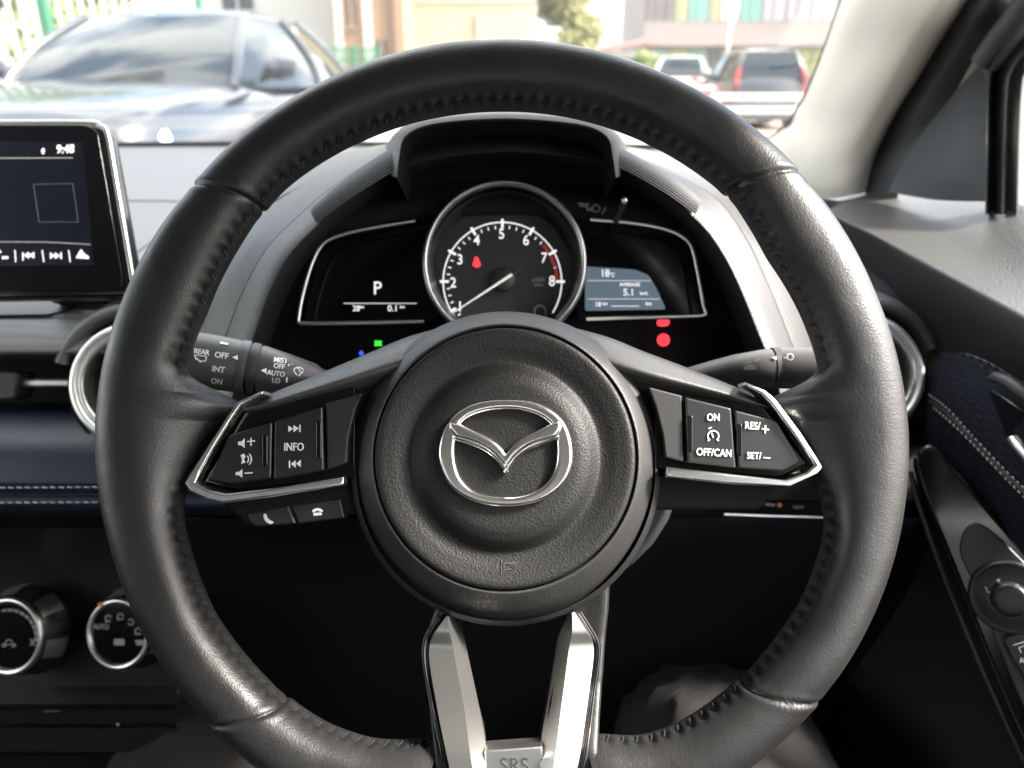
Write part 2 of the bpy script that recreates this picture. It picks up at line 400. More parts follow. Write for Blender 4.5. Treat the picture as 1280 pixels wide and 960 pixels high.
# horn symbol pressed in the pad
def horn(u, v): return [('l', (u - 9, v - 8), (u - 9, v + 8), 1.0), ('l', (u - 6, v + 5), (u - 6, v - 5), .8), ('l', (u - 6, v - 5), (u + 11, v - 6), 1.0), ('a', u + 3, v + 1, 6, -60, 120, 1.0), ('l', (u - 6, v + 2), (u + 3, v + 2), .9), ('a', u + 3, v + 1, 3, -60, 90, .9)]
hs = marks('horn_symbol', W, .0012, M['coverskin'], wheel, horn(636, 709)); Wi = W.M.inverted(); pc = W.loc(631.5, 571); pf = sorted(cr(prof, 4))
for v in hs.data.vertices:       # laid on the curved pad
    p = Wi @ (v.co + offs(wheel)); r = math.hypot(p.x - pc[0], p.y - pc[1]) / WK
    h = next((a[1] + (b[1] - a[1]) * (r - a[0]) / (b[0] - a[0] + 1e-9) for a, b in zip(pf, pf[1:]) if a[0] <= r <= b[0]), .001)
    p.z = h + (.0004 if p.z > .00105 else -.0002); v.co = W.M @ p - offs(wheel)

# side spokes ------------------------------------------------------
def mir(pts): return [(1264 - u, v - 0) for u, v in pts]
def spoke(side):
    """side -1 = the driver's left"""
    S = (lambda l, r: l) if side < 0 else (lambda l, r: r)
    # dark carrier behind everything
    plate('spoke_frame', W, [S(rnd([(300, 506), (470, 450), (480, 640), (300, 662), (245, 612), (246, 585)], 8), rnd([(790, 455), (960, 498), (1018, 578), (985, 604), (960, 640), (790, 640)], 8))], -.0105, .012, M['deep'], wheel, bev=.002)
    # grey padded bar on top of the spoke
    L = S([(292, 511, 3, -.006), (312, 505, 12, -.005), (350, 492, 17, -.004), (400, 475, 22, -.004), (450, 458, 26, -.004), (500, 440, 30, -.006), (550, 425, 32, -.012)],
          [(968, 508, 3, -.006), (950, 499, 12, -.005), (914, 486, 17, -.004), (866, 471, 22, -.004), (815, 456, 26, -.004), (768, 440, 30, -.006), (715, 425, 32, -.012)])
    L = cr(L, 6); rows = []
    for i, (u, v, r, h) in enumerate(L):
        row = []
        sec = cr([(-1.0, -.024), (-.80, -.0165), (-.35, -.0085), (.05, -.0035), (.30, -.0010), (.48, -.0008), (.62, -.0022), (.80, -.0065), (1.0, -.0115), (.9, -.020), (0, -.026), (-.8, -.028)], 3, True)
        sc_ = .35 + .65 * min(r / 20, 1)
        for k in range(len(sec)):
            row.append(W.pt(u, v + r * sec[k][0], h + .002 + sec[k][1] * sc_))
        rows.append(row)
    vs, fs = grid(rows, cu=True); n_ = len(rows[0]); fs.append(tuple(range(n_))); fs.append(tuple(range(len(vs) - n_, len(vs))))
    mesh('spoke_cover', vs, fs, M['coverskin'], wheel, auto=60)
    # chrome trim
    o = S([(330, 489), (300, 502), (287, 518), (258, 563), (232, 603), (239, 614), (262, 625), (280, 629), (350, 620), (431, 606.5), (430.5, 595.5), (350, 609), (284, 617), (262, 612), (246, 603), (254, 588), (272, 556), (292, 524), (304, 507), (330, 493)],
          [(930, 478), (955, 488), (968, 499), (1000, 541), (1029, 584), (1020, 593), (986, 609), (910, 605), (832, 596.5), (833, 583.5), (910, 592), (981, 600), (1006, 590), (1016, 581), (990, 543), (962, 505), (950, 493), (930, 482)])
    plate('chrome_trim', W, [o], .0022, .013, M['chrome'], wheel, bev=.0011, bres=3, auto=60)
    # black backing inside the trim
    plate('button_surround', W, [S([(300, 515), (440, 482), (440, 597), (290, 613), (250, 602)], [(822, 486), (960, 508), (1014, 580), (982, 596), (822, 585)])], -.0060, .008, M['gloss'], wheel, bev=.0005)
    A = S([(284, 544), (339, 527), (337.5, 598), (289, 605), (261, 600)], [(919, 512), (973, 526), (1002, 578), (980, 589), (924, 585)])
    B = S([(342, 526), (402, 508), (404, 588), (341, 600)], [(857, 496), (915, 510), (921, 585), (860, 578)])
    D = S([(405, 503), (451, 491), (442, 512), (434, 545), (431.5, 579), (407, 588)], [(812, 483), (854, 494), (856, 577), (833, 571), (830, 545), (822, 512)])
    a = plate('button', W, [rnd(A, 4)], -.0012, .006, M['satinblack'], wheel, bev=.0009, bres=3)
    b = plate('button', W, [rnd(B, 3)], -.0010, .006, M['satinblack'], wheel, bev=.0009, bres=3)
    plate('blank_panel', W, [rnd(D, 2)], -.0024, .006, M['black'], wheel, bev=.0008, bres=3)
    # finger ridges between the keys
    for q in S([(330.5, 563, 7, 20), (398, 550, 7, 24)], [(863, 542, 7, 23), (925, 550, 7, 20)]):
        u, v, ww, hh = q
        plate('key_ridge', W, [rnd([(u - ww / 2, v - hh), (u + ww / 2, v - hh), (u + ww / 2, v + hh), (u - ww / 2, v + hh)], 3)], -.0003, .004, M['gloss'], wheel, bev=.0005)
    # angled lower lips that catch light
    P2 = .0001 - .0010
    if side < 0:
        marks('marking', W, P2 + .0003, M['white'], a, [
            ('p', [(297, 552), (301, 552), (305, 548), (305, 560), (301, 556.5), (297, 556.5)]), ('l', (308, 552), (318, 551), 1.6), ('l', (313, 547), (313, 557), 1.6),
            ('p', [(300, 569), (304, 567), (306, 571), (304, 574), (306, 578), (301, 580), (302, 574)]), ('a', 304, 574, 6, -45, 45, 1.1), ('a', 304, 574, 9.5, -45, 45, 1.1),
            ('p', [(294, 590), (298, 590), (302, 586.5), (302, 597), (298, 594), (294, 594)]), ('l', (305, 591.5), (315, 591), 1.5)])
        marks('marking', W, P2 + .0005, M['white'], b, [
            ('p', [(360, 532), (366, 536), (360, 540)]), ('p', [(366.5, 531.5), (373, 535.5), (366.5, 540)]), ('l', (374.5, 531), (374.5, 540), 1.6),
            ('t', 'INFO', 367, 559, 14, .78),
            ('l', (361.5, 576), (361.5, 585), 1.6), ('p', [(369, 575.5), (363, 580), (369, 584.5)]), ('p', [(375.5, 575), (369.5, 579.5), (375.5, 584)])])
        c1 = plate('button', W, [rnd([(297, 644), (352, 634), (362, 657), (312, 661), (304, 657)], [3, 2, 2, 6, 4])], -.010, .008, M['satinblack'], wheel, bev=.0008)
        c2 = plate('button', W, [rnd([(356, 633), (419, 625), (425, 650), (365, 657)], 2)], -.010, .008, M['satinblack'], wheel, bev=.0008)
        marks('marking', W, -.0097, M['white'], c1, [('p', cr([(321, 645), (324, 645), (326, 650), (331, 653.5), (333.5, 655), (331, 657.5), (326, 656), (321.5, 651)], 3, True))])
        marks('marking', W, -.0097, M['white'], c2, [('p', cr([(383, 641), (386, 638), (391, 637), (395, 638.5), (397.5, 641), (394, 642), (391, 640.5), (387, 641.5), (386, 643)], 3, True)), ('p', [(385, 643.5), (395, 642.5), (396, 646), (385, 647)])])
    else:
        marks('marking', W, P2 + .0005, M['white'], b, [
            ('t', 'ON', 892, 522, 13, .8), ('t', 'OFF/CAN', 893, 566, 13, .82, -3),
            ('a', 892, 545, 6.8, -50, 230, 1.3), ('l', (892, 547), (890, 541), 1.3), ('l', (890, 534), (886, 536), 1.3), ('l', (885, 551), (888, 549), 1.2), ('l', (899, 551), (896, 549), 1.2)])
        marks('marking', W, P2 + .0003, M['white'], a, [('t', 'RES/', 941, 532.5, 13, .82, -3), ('l', (953, 536), (962, 537), 1.6), ('l', (957.5, 531.5), (957, 541.5), 1.6), ('t', 'SET/', 943, 570, 12, .82, -2), ('l', (955, 572), (963.5, 572.5), 1.2)])
spoke(-1); spoke(1)

# lower spoke -------------------------------------------------------
LSH = [(735, -.012), (800, -.010), (860, -.005), (900, .003), (930, .010), (970, .013), (1030, .012)]
SIDEL = [(735, 540), (770, 540), (800, 528), (850, 530), (900, 537), (930, 544), (970, 546), (1030, 548)]
SIDER = [(735, 768), (770, 766), (800, 762), (850, 757), (900, 750), (930, 746), (970, 742), (1030, 738)]
INL = [(735, 566), (770, 566), (800, 574), (850, 584), (900, 598), (922, 606), (970, 612), (1030, 616)]
INR = [(735, 714), (770, 714), (800, 705), (850, 694), (900, 682), (922, 676), (970, 672), (1030, 668)]
def tab(T, x):
    for (a, p), (b, q) in zip(T, T[1:]):
        if a <= x <= b: return p + (q - p) * (x - a) / (b - a)
    return T[-1][1] if x > T[-1][0] else T[0][1]
for TO, TI, sg in ((SIDEL, INL, 1), (SIDER, INR, -1)):
    rows = []
    for v in range(735, 1031, 5):
        h = tab(LSH, v); o_, i_ = tab(TO, v), tab(TI, v)
        rows.append([W.pt(o_ + sg * 3, v, h - .022), W.pt(o_, v, h - .010), W.pt(o_, v, h - .004), W.pt(o_ + sg * 2, v, h - .001), W.pt(o_ + sg * 6, v, h), W.pt(o_ + sg * 14, v, h - .0008), W.pt(i_ - sg * 3, v, h - .006), W.pt(i_, v, h - .016), W.pt(i_ - sg * 2, v, h - .024)])
    vs, fs = grid(rows); mesh('lower_spoke_frame', vs, fs, M['leather'], wheel, auto=60)
box_ = [W.pt(u, v, h) for u, v, h in ()]
_unused = ([[(545, 745), (530, 800), (528, 850), (545, 930), (560, 1010), (705, 1010), (735, 950), (752, 880), (762, 800), (768, 735), (742, 745), (722, 770), (700, 860), (676, 924), (610, 928), (580, 850), (560, 770)]])
def vloft(name, L, m, parent):
    L = [[(u, v, h + tab(LSH, v) + .0035 + (.004 if v < 800 else 0)) for u, v, h in row] for row in L]
    L = [list(r) for r in zip(*[cr([row[c] for row in L], 4) for c in range(4)])]
    vs, fs = grid([[W.pt(*p) for p in row] for row in L]); 
    return mesh(name, vs, fs, m, parent, auto=30)
# rows: outer edge (low), outer front edge, inner front edge, inner low edge  (u,v,h)
Lrows = [[(556, 775, -.012), (557, 774, -.003), (559, 774, -.0025), (561, 778, -.014)],
         [(541, 792, -.012), (543, 793, -.002), (561, 792, -.001), (569, 796, -.014)],
         [(533, 812, -.012), (535, 812, -.002), (565, 812, 0), (577, 812, -.014)],
         [(534, 835, -.012), (536, 835, -.001), (570, 835, .001), (583, 835, -.014)],
         [(545, 885, -.012), (548, 885, 0), (582, 885, .002), (596, 885, -.014)],
         [(558, 926, -.012), (561, 926, .001), (590, 926, .0025), (607, 924, -.010)],
         [(566, 955, -.012), (569, 955, .001), (597, 955, .0025), (609, 950, -.003)],
         [(580, 1010, -.012), (583, 1010, .001), (606, 1010, .002), (612, 1010, -.003)]]
Rrows = [[(720, 771, -.012), (719, 770, -.003), (717, 770, -.0025), (714, 774, -.014)],
         [(737, 792, -.012), (735, 793, -.002), (716, 792, -.001), (705, 796, -.014)],
         [(747, 812, -.012), (744, 812, -.002), (713, 812, 0), (700, 812, -.014)],
         [(744, 835, -.012), (742, 835, -.001), (709, 835, .001), (696, 835, -.014)],
         [(735, 885, -.012), (732, 885, 0), (700, 885, .002), (686, 885, -.014)],
         [(725, 926, -.012), (722, 926, .001), (692, 926, .0025), (677, 920, -.010)],
         [(717, 955, -.012), (714, 955, .001), (686, 955, .0025), (674, 948, -.003)],
         [(700, 1010, -.012), (697, 1010, .001), (678, 1010, .002), (671, 1010, -.003)]]
leg = vloft('metal_insert', Lrows, M['brushed'], wheel); vloft('metal_insert', Rrows, M['brushed'], wheel)
plq = plate('airbag_plaque', W, [rnd([(607, 927), (677, 922), (677, 1010), (607, 1010)], 3)], .0105, .012, M['satin'], wheel, bev=.0008)
text('lettering', W, 'SRS', 643, 945, 24, .0107, M['softgrey'], plq, sx=.95)
text('lettering', W, 'AIRBAG', 643, 967, 18, .0107, M['softgrey'], plq, sx=.8)
for s, pts in ((0, [(546, 778), (529, 806), (529, 838), (541, 886), (556, 930), (574, 1005)]), (1, [(727, 771), (749, 808), (748, 838), (739, 886), (729, 930), (708, 1005)])):
    q = cr([(u, v) for u, v in pts], 6)
    tube('edge_bead', [W.pt(u, v, tab(LSH, v) + .001) for u, v in q], .0011, M['gloss'], wheel, 10, up=dw(W.n))

# steering column shroud behind the wheel
col = thing('column_shroud', 'dark plastic steering column shroud behind the hub of the wheel', 'column cover', cp(650, 640, .45))
def ringpts(u, v, ru, rv, d, n=32): return [cp(u + ru * math.cos(2 * math.pi * i / n), v - rv * math.sin(2 * math.pi * i / n), d) for i in range(n)]
vs, fs = grid([ringpts(640, 585, 150, 150, .392), ringpts(645, 585, 195, 150, .40), ringpts(650, 588, 200, 165, .44), ringpts(650, 560, 180, 150, .52), ringpts(650, 540, 160, 140, .60)], cu=True)
mesh('shroud', vs, fs, M['softgrey'], col)

# ------------------------------------------------------------------ stalks
def stalk(name, label, axis, collars, marks_):
    t = thing(name, label, 'stalk', cp(*axis[-1][:3]))
    A = cr(axis, 6)
    tube('lever', [cp(u, v, d) for u, v, d, r in A], [r * d / F for u, v, d, r in A], M['black'], t, 28)
    return t
lst = stalk('wiper_stalk', 'black wiper stalk with white markings behind the left of the wheel rim', [(205, 443, .40, 33), (232, 447, .40, 34), (270, 453, .402, 34), (300, 458, .404, 33)], [], [])
def frus(name, a, b, m, parent, n=28):
    return tube(name, [cp(*a[:3]), cp(*a[:3]), cp(*b[:3]), cp(*b[:3])], [a[3] * .93 * a[2] / F, a[3] * a[2] / F, b[3] * b[2] / F, b[3] * .93 * b[2] / F], m, parent, n)
def frus2(name, pts, m, parent, n=32):
    P = [cp(*p[:3]) for p in pts]; return tube(name, P, [p[3] * p[2] / F for p in pts], m, parent, n, up=dw((0, 0, 1)))
SG = mat('stalk plastic', (.065, .065, .066), .42, bumps=[('noise', 1500, .1, .0003)])
lst.children[0].data.materials[0] = SG
frus2('collar', [(299, 458, .404, 30), (300, 458, .404, 34.5), (310, 460, .405, 34), (311, 460, .405, 31)], SG, lst)
frus2('collar', [(313, 461, .405, 31), (314, 461, .405, 33.5), (322, 462.5, .406, 33), (323, 462.5, .406, 30)], M['softgrey'], lst)
frus2('switch_ring', [(324, 463, .406, 29), (325, 463, .406, 32), (360, 470, .41, 27), (390, 476, .415, 22), (397, 478, .416, 18), (440, 490, .43, 17)], SG, lst)
LS = Plane(300, 460, .372, -4, 8)
def mk_on(t, items, m, Pn, h): return marks('marking', Pn, h, m, t, items)
def curved_marks(t, axisf, items, m):
    """markings wrapped on a stalk: every glyph vertex is moved onto the round surface"""
    o = marks('marking', LSP, 0, m, t, items); off = offs(t)
    for v in o.data.vertices:
        wpt = v.co + off; rel = wpt - CAM; d = rel.dot(CF); u = 640 + F * rel.dot(CR) / d; vv = 480 - F * rel.dot(CU) / d
        cv, dd, r = axisf(u); s = max(-.98, min(.98, (vv - cv) / r)); dep = dd - r * dd / F * math.sqrt(1 - s * s) - .0005
        v.co = cp(u, vv, dep) - off
    return o
def along(T, x):
    for a, b in zip(T, T[1:]):
        if a[0] <= x <= b[0]: t = (x - a[0]) / (b[0] - a[0]); return tuple(a[k] + (b[k] - a[k]) * t for k in (1, 2, 3))
    return T[-1][1:]
def axl(u): return along([(205, 443, .40, 33), (232, 447, .40, 34), (300, 458, .404, 34), (324, 463, .406, 32.5), (360, 470, .41, 27), (390, 476, .415, 22), (440, 490, .43, 17)], u)
LSP = Plane(300, 460, .38)
curved_marks(lst, axl, [('t', 'REAR', 252, 440, 9, .9, -8), ('a', 249, 447, 7, 0, 0.1, .1), ('l', (243, 443.5), (258, 445.5), 1.3), ('l', (243, 443.5), (245, 450), 1.3), ('l', (258, 445.5), (257, 451), 1.3), ('l', (248, 451), (257, 451.5), 1.3), ('l', (245, 447), (251, 453), 1.5),
    ('t', 'OFF', 277, 444.5, 10.5, .95, -8), ('t', 'INT', 273, 462, 10.5, .95, -8), ('t', 'ON', 271, 477, 9.5, .95, -8), ('p', [(290, 446.5), (297, 444), (297, 450)]), ('l', (275, 428), (285, 430), 2.5),
    ('t', 'MIST', 351, 450.5, 9, .95, -8), ('t', 'OFF', 349, 458, 9, .9, -8), ('t', 'AUTO', 345, 467, 9, .9, -8), ('t', 'LO', 345, 476, 9, .9, -8), ('p', [(326, 463), (333, 460), (333, 467)]), ('l', (361, 455), (358, 478), 1.6), ('t', 'FRONT', 374, 454.5, 7, .9, -8),
    ('a', 373, 466, 7, 30, 150, 1.2), ('l', (367, 463), (371, 469), 1.2), ('l', (379, 464), (373, 470), 1.2), ('l', (372, 459), (376, 466), 1.0)], M['white'])
rst = thing('light_stalk', 'smooth grey light stalk behind the right side of the wheel rim', 'stalk', cp(960, 460, .42))
frus2('lever', [(850, 477, .43, 14), (890, 467, .422, 16), (920, 463, .418, 20), (950, 461, .41, 23.5), (963, 460.5, .41, 24.5)], SG, rst)
frus2('collar', [(963.5, 460, .41, 22), (964, 460, .41, 25.5), (973, 460, .41, 26), (974, 460, .41, 22)], M['softgrey'], rst)
frus2('switch_knob', [(975, 460, .41, 23), (976, 460, .41, 26), (1000, 460, .405, 26), (1050, 458, .40, 25)], SG, rst)
def axr(u): return along([(890, 467, .422, 16), (920, 463, .418, 20), (950, 461, .41, 23.5), (963, 460.5, .41, 25), (974, 460, .41, 26), (1000, 460, .405, 26)], u)
curved_marks(rst, axr, [('p', [(928, 453), (933, 449), (933, 456)]), ('l', (933, 452.5), (939, 452), 1.8), ('p', [(950, 449), (944, 446), (944, 453)]), ('p', [(930, 459), (938, 455), (946, 458), (946, 462), (930, 462)]), ('p', [(965, 447), (971, 445), (971, 450)]), ('a', 988, 446, 4, 0, 359, 1.3), ('l', (980, 447), (983, 447), 1.2)], M['dim'])

# ================================================================== INSTRUMENT CLUSTER
I = Plane(630, 350, .520, 0)          # dial faces
I2 = Plane(630, 326, .497, 0)         # bezel ring
cl = thing('instrument_cluster', 'instrument cluster with a round rev counter between two dark display wings', 'instruments', cp(630, 430, .52))
# dark carrier panel
vs, fs = grid([[cp(u, v0 + (abs(u - 630) / 300) ** 2 * k0, .537) for u in range(330, 941, 10)] for v0, k0 in ((168, 90), (210, 60), (290, 20), (420, 0), (500, 0))])
mesh('back_panel', vs, fs, M['deep'], cl)
tach = lathe('tachometer_ring', I2, 630.5, 327, cr([(104.5, -.012), (104, -.004), (102.5, 0), (99.5, .0012), (96.5, 0), (95.5, -.003), (94.5, -.008)], 3), M['satindark'], cl, 140)
lathe('tachometer_well', I2, 630.5, 330, [(95, -.006), (91, -.018), (88, -.026)], M['satinblack'], cl, 120)
DF = mat('dial face', (.020, .020, .021), .5)
dial = lathe('dial_face', I, 628, 347, [(90, -.001), (60, -.0005), (.01, 0)], DF, cl, 96)
DC = (628, 352)
def dpt(a, r): return (DC[0] + r * math.cos(R(a)), DC[1] - r * math.sin(R(a)))
def rpm(n): return 240 - 30 * n
items = [('a', DC[0], DC[1], 74, rpm(0) + .1, rpm(3), 1.6), ('a', DC[0], DC[1], 74, rpm(3), rpm(5), 1.6), ('a', DC[0], DC[1], 74, rpm(5), rpm(7), 1.6), ('a', DC[0], DC[1], 74, rpm(7), rpm(8) - 32, 1.6)]
for k in range(0, 9): items.append(('l', dpt(rpm(k), 67), dpt(rpm(k), 78), 3.0))
for k in range(0, 32):
    if k % 4: items.append(('l', dpt(rpm(k / 4), 66), dpt(rpm(k / 4), 70), 1.3))
for n_, u, v in ((1, 575, 384), (2, 566.5, 354), (3, 575, 325), (4, 596, 301), (5, 627, 293), (6, 657.5, 301), (7, 680, 323), (8, 690, 352)): items.append(('t', str(n_), u, v, 18, .9))
marks('scale_markings', I, .0006, M['lit'], dial, items)
marks('redline', I, .0008, M['red'], dial, [('a', DC[0], DC[1], 68, rpm(6.6), rpm(6.95), 4), ('a', DC[0], DC[1], 68, rpm(7.08), rpm(7.5), 4), ('a', DC[0], DC[1], 68, rpm(7.54), rpm(7.92), 4)])
marks('unit_marking', I, .0007, M['dim'], dial, [('t', 'x1000', 673, 350, 7, .9), ('t', 'r/min', 673, 356, 6, .9), ('a', 675, 389, 7, 0, 180, 2), ('l', (668, 389), (668, 398), 2), ('l', (682, 389), (682, 398), 2)])
marks('seatbelt_lamp', I, .0008, M['litred'], dial, [('p', cr([(595, 321), (598, 323), (599, 327), (601, 331), (598, 334), (594, 334), (590.5, 331), (592.5, 327), (593, 323)], 3, True))])
lathe('needle_hub', I, 629, 350, [(15, .001), (14.5, .0035), (12, .0045), (.01, .005)], M['black'], cl, 48)
nd = [I.pt(568, 391, .004), I.pt(640, 344.5, .0055)]
tube('needle', [nd[0], nd[0].lerp(nd[1], .5), nd[1]], [.0004, .0007, .0010], M['needle'], cl, 8)
tube('needle_tail', [I.pt(640, 344.5, .0055), I.pt(653, 335, .0055)], [.0009, .0006], M['softgrey'], cl, 8)
# wings
def framebar(pts, name='display_frame', r=1.9, d=.505):
    q = cr(pts, 6); return tube(name, [cp(u, v, d) for u, v in q], r * d / F, M['satin'], cl, 10, up=dw((0, 0, 1)))
framebar([(519, 276), (500, 279), (470, 284), (440, 290), (413, 299), (399, 311), (388, 335), (378, 370), (373, 398), (374, 403), (380, 404), (420, 404), (530, 402)], r=2.4)
framebar([(738, 274), (748, 275), (775, 277), (800, 280), (830, 286), (850, 294), (864, 308), (872, 340), (879, 380), (882, 391), (878, 394), (868, 395), (800, 397), (733, 399)], r=2.2)
plate('display_window', I, [rnd([(378, 402), (395, 318), (415, 302), (545, 276), (545, 402)], 6)], -.004, .003, M['glassblack'], cl)
plate('display_window', I, [rnd([(722, 398), (722, 276), (800, 284), (850, 298), (866, 318), (878, 394)], 6)], -.004, .003, M['glassblack'], cl)
marks('gear_display', I, -.0036, M['lit'], cl, [('t', 'P', 470.5, 360, 23, .95), ('l', (428, 378.5), (520, 378.5), .8), ('t', '28', 444, 385, 10, .9), ('t', 'km', 451, 383, 5, .9), ('t', '0.1', 490, 385, 11, 1), ('t', 'km', 502, 383, 5, 1)])
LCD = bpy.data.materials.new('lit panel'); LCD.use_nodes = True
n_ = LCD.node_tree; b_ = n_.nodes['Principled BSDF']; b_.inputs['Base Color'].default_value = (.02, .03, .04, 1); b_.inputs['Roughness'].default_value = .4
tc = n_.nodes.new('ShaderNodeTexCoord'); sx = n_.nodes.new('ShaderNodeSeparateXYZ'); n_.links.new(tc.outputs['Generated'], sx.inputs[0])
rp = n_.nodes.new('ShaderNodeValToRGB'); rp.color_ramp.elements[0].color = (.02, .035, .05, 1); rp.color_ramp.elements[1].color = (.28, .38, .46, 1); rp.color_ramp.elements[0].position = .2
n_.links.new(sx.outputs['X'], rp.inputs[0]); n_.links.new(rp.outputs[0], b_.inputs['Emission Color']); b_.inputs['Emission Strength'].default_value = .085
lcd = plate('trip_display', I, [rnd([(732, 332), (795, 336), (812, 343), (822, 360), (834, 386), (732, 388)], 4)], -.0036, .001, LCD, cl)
marks('readout', I, -.0033, M['lit'], lcd, [('t', '18', 757, 341, 13, .9), ('t', '°C', 766, 343, 7, .8), ('l', (735, 350), (815, 350), .5), ('t', 'AVERAGE', 788, 355, 6, 1), ('t', '5.1', 787, 365, 12, 1), ('t', 'km/L', 806, 366, 5, 1), ('l', (735, 373), (826, 373), .5), ('t', '18', 748, 380, 8, 1), ('t', 'km', 757, 379, 5, 1), ('l', (765, 382), (800, 382), .8), ('t', 'km', 812, 379, 6, 1)])
for nm, u, v, r, m_, it in (('brake_lamp', 829, 425, 9, 'litred', 0), ('belt_lamp', 828, 402, 8, 'litred', 1)):
    if it == 0: (marks(nm, I, .001, M[m_], cl, [('a', u, v, 4, 0, 359, 8)]), marks('lamp_symbol', I, .0014, M['red'], cl, [('a', u, v, 5, 0, 359, 1), ('l', (u, v - 3.5), (u, v + 1), 1.2), ('l', (u, v + 2.2), (u, v + 3.4), 1.2)]))
    else: marks(nm, I, .001, M[m_], cl, [('p', rnd([(821, 400), (837, 400), (836, 406), (832, 408), (824, 408), (821, 406)], 2)), ('l', (822, 396.5), (836, 396.5), 1)])
marks('ready_lamp', I, .001, M['litgreen'], cl, [('p', [(468, 426), (478, 426), (477, 429), (478, 432.5), (468, 432.5), (469, 429)])])
marks('beam_lamp', I, .001, M['litblue'], cl, [('p', [(449, 441), (452, 438), (455, 441), (454, 444), (450, 444)])])
# trip reset knob and marking
kn = tube('trip_knob', [cp(770, 276, .50), cp(774, 266, .492), cp(779, 255, .487)], [.0022, .0018, .0026], M['black'], cl, 12)
bm = bmesh.new(); bmesh.ops.create_uvsphere(bm, u_segments=16, v_segments=10, radius=.0022); me = bpy.data.meshes.new('knob_tip'); bm.to_mesh(me); bm.free(); me.transform(Matrix.Translation(cp(780.5, 250.5, .484)))
link('knob_tip', me, M['satin'], kn)
marks('trip_marking', Plane(745, 262, .512, 0), .001, M['dim'], cl, [('t', 'TRIP', 729, 257, 6.5, 1, -4), ('t', '0.0', 737, 262, 6.5, 1, -4), ('a', 745, 261, 4.5, 60, 400, 1), ('l', (757, 260), (752, 268), 1)])
# brow panel between hood and dials
vs, fs = grid([[cp(u, v + (abs(u - 630) / 330) ** 2 * 62, d) for u in range(330, 931, 20)] for v, d in ((225, .53), (238, .518), (262, .512), (272, .525))])
mesh('brow_panel', vs, fs, M['deep'], cl)

# ================================================================== DASHBOARD
db = thing('dashboard', 'pale lit dashboard with arched instrument hood, navy stitched pad and round air vents', 'dashboard', (-.35, .75, .45))
# top pad in world space
def dz(y): return 1.040 + (y - .62) * .107
ys = [.60, .605, .62, .66, .75, .9, 1.05, 1.2, 1.26]
rows = []
for y in ys:
    z = dz(y) - (.012 if y == .60 else .004 if y == .605 else 0)
    rows.append([Vector((x, y + (-.10 * ((x + .35) / .75) ** 2 if y > 1 else 0), z)) for x in [-1.06 + i * .06 for i in range(26)]])
vs, fs = grid(rows); mesh('top_pad', vs, fs, M['dash'], db)
def seamline(pts, r=.0009, m='black', name='panel_gap', parent=None):
    return tube(name, pts, r, M[m], parent or db, 8)
def dtop(x, y, e=.0): return Vector((x, y, dz(y) + e))
seamline([dtop(-1.0, .90), dtop(-.75, .90), dtop(-.40, .90), dtop(-.37, .895), dtop(-.355, .87), dtop(-.35, .80), dtop(-.35, .70)], .0012)
# gap line near the glass
tube('defroster_edge', [Vector((x, 1.235 - .10 * ((x + .35) / .75) ** 2, dz(1.2) + .004)) for x in [-1.05 + i * .05 for i in range(30)]], .006, M['deep'], db, 10)
# front faces from px profile on the left of the wheel
def px_rows(prof, us, bend=lambda u, v: 0): return [[cp(u, v + bend(u, v), d) for u in us] for v, d in prof]
US = list(range(-420, 341, 20))
def bd(u, v): return 0
vs, fs = grid(px_rows([(345, .655), (358, .625), (366, .608), (371, .600), (375, .596), (393, .574), (397, .572)], US)); mesh('upper_ledge', vs, fs, M['midgrey'], db, auto=50)
vs, fs = grid(px_rows(cr([(396, .574), (402, .567), (420, .549), (434, .542), (444, .544), (450, .58)], 4), US)); mesh('middle_pad', vs, fs, M['midgrey'], db)
vs, fs = grid(px_rows([(446, .57), (450, .612), (504, .612), (512, .575)], US)); mesh('recess', vs, fs, M['deep'], db, auto=40)
vs, fs = grid(px_rows(cr([(508, .582), (511, .568), (520, .557), (560, .537), (600, .531), (607, .532)], 4), US)); mesh('navy_pad', vs, fs, M['navy'], db)
vs, fs = grid(px_rows(cr([(606, .533), (614, .5345), (618, .5365), (622, .5345), (632, .534), (638, .542), (644, .57)], 4), US)); mesh('navy_piping', vs, fs, M['navy'], db)
vs, fs = grid(px_rows([(642, .58), (660, .625), (700, .64), (760, .64), (858, .63), (880, .62), (884, .616), (886, .64), (905, .64), (910, .63), (940, .63), (945, .65), (1100, .66), (1300, .68)], list(range(-420, 240, 20)))); mesh('console_face', vs, fs, M['darkpanel'], db, auto=30)
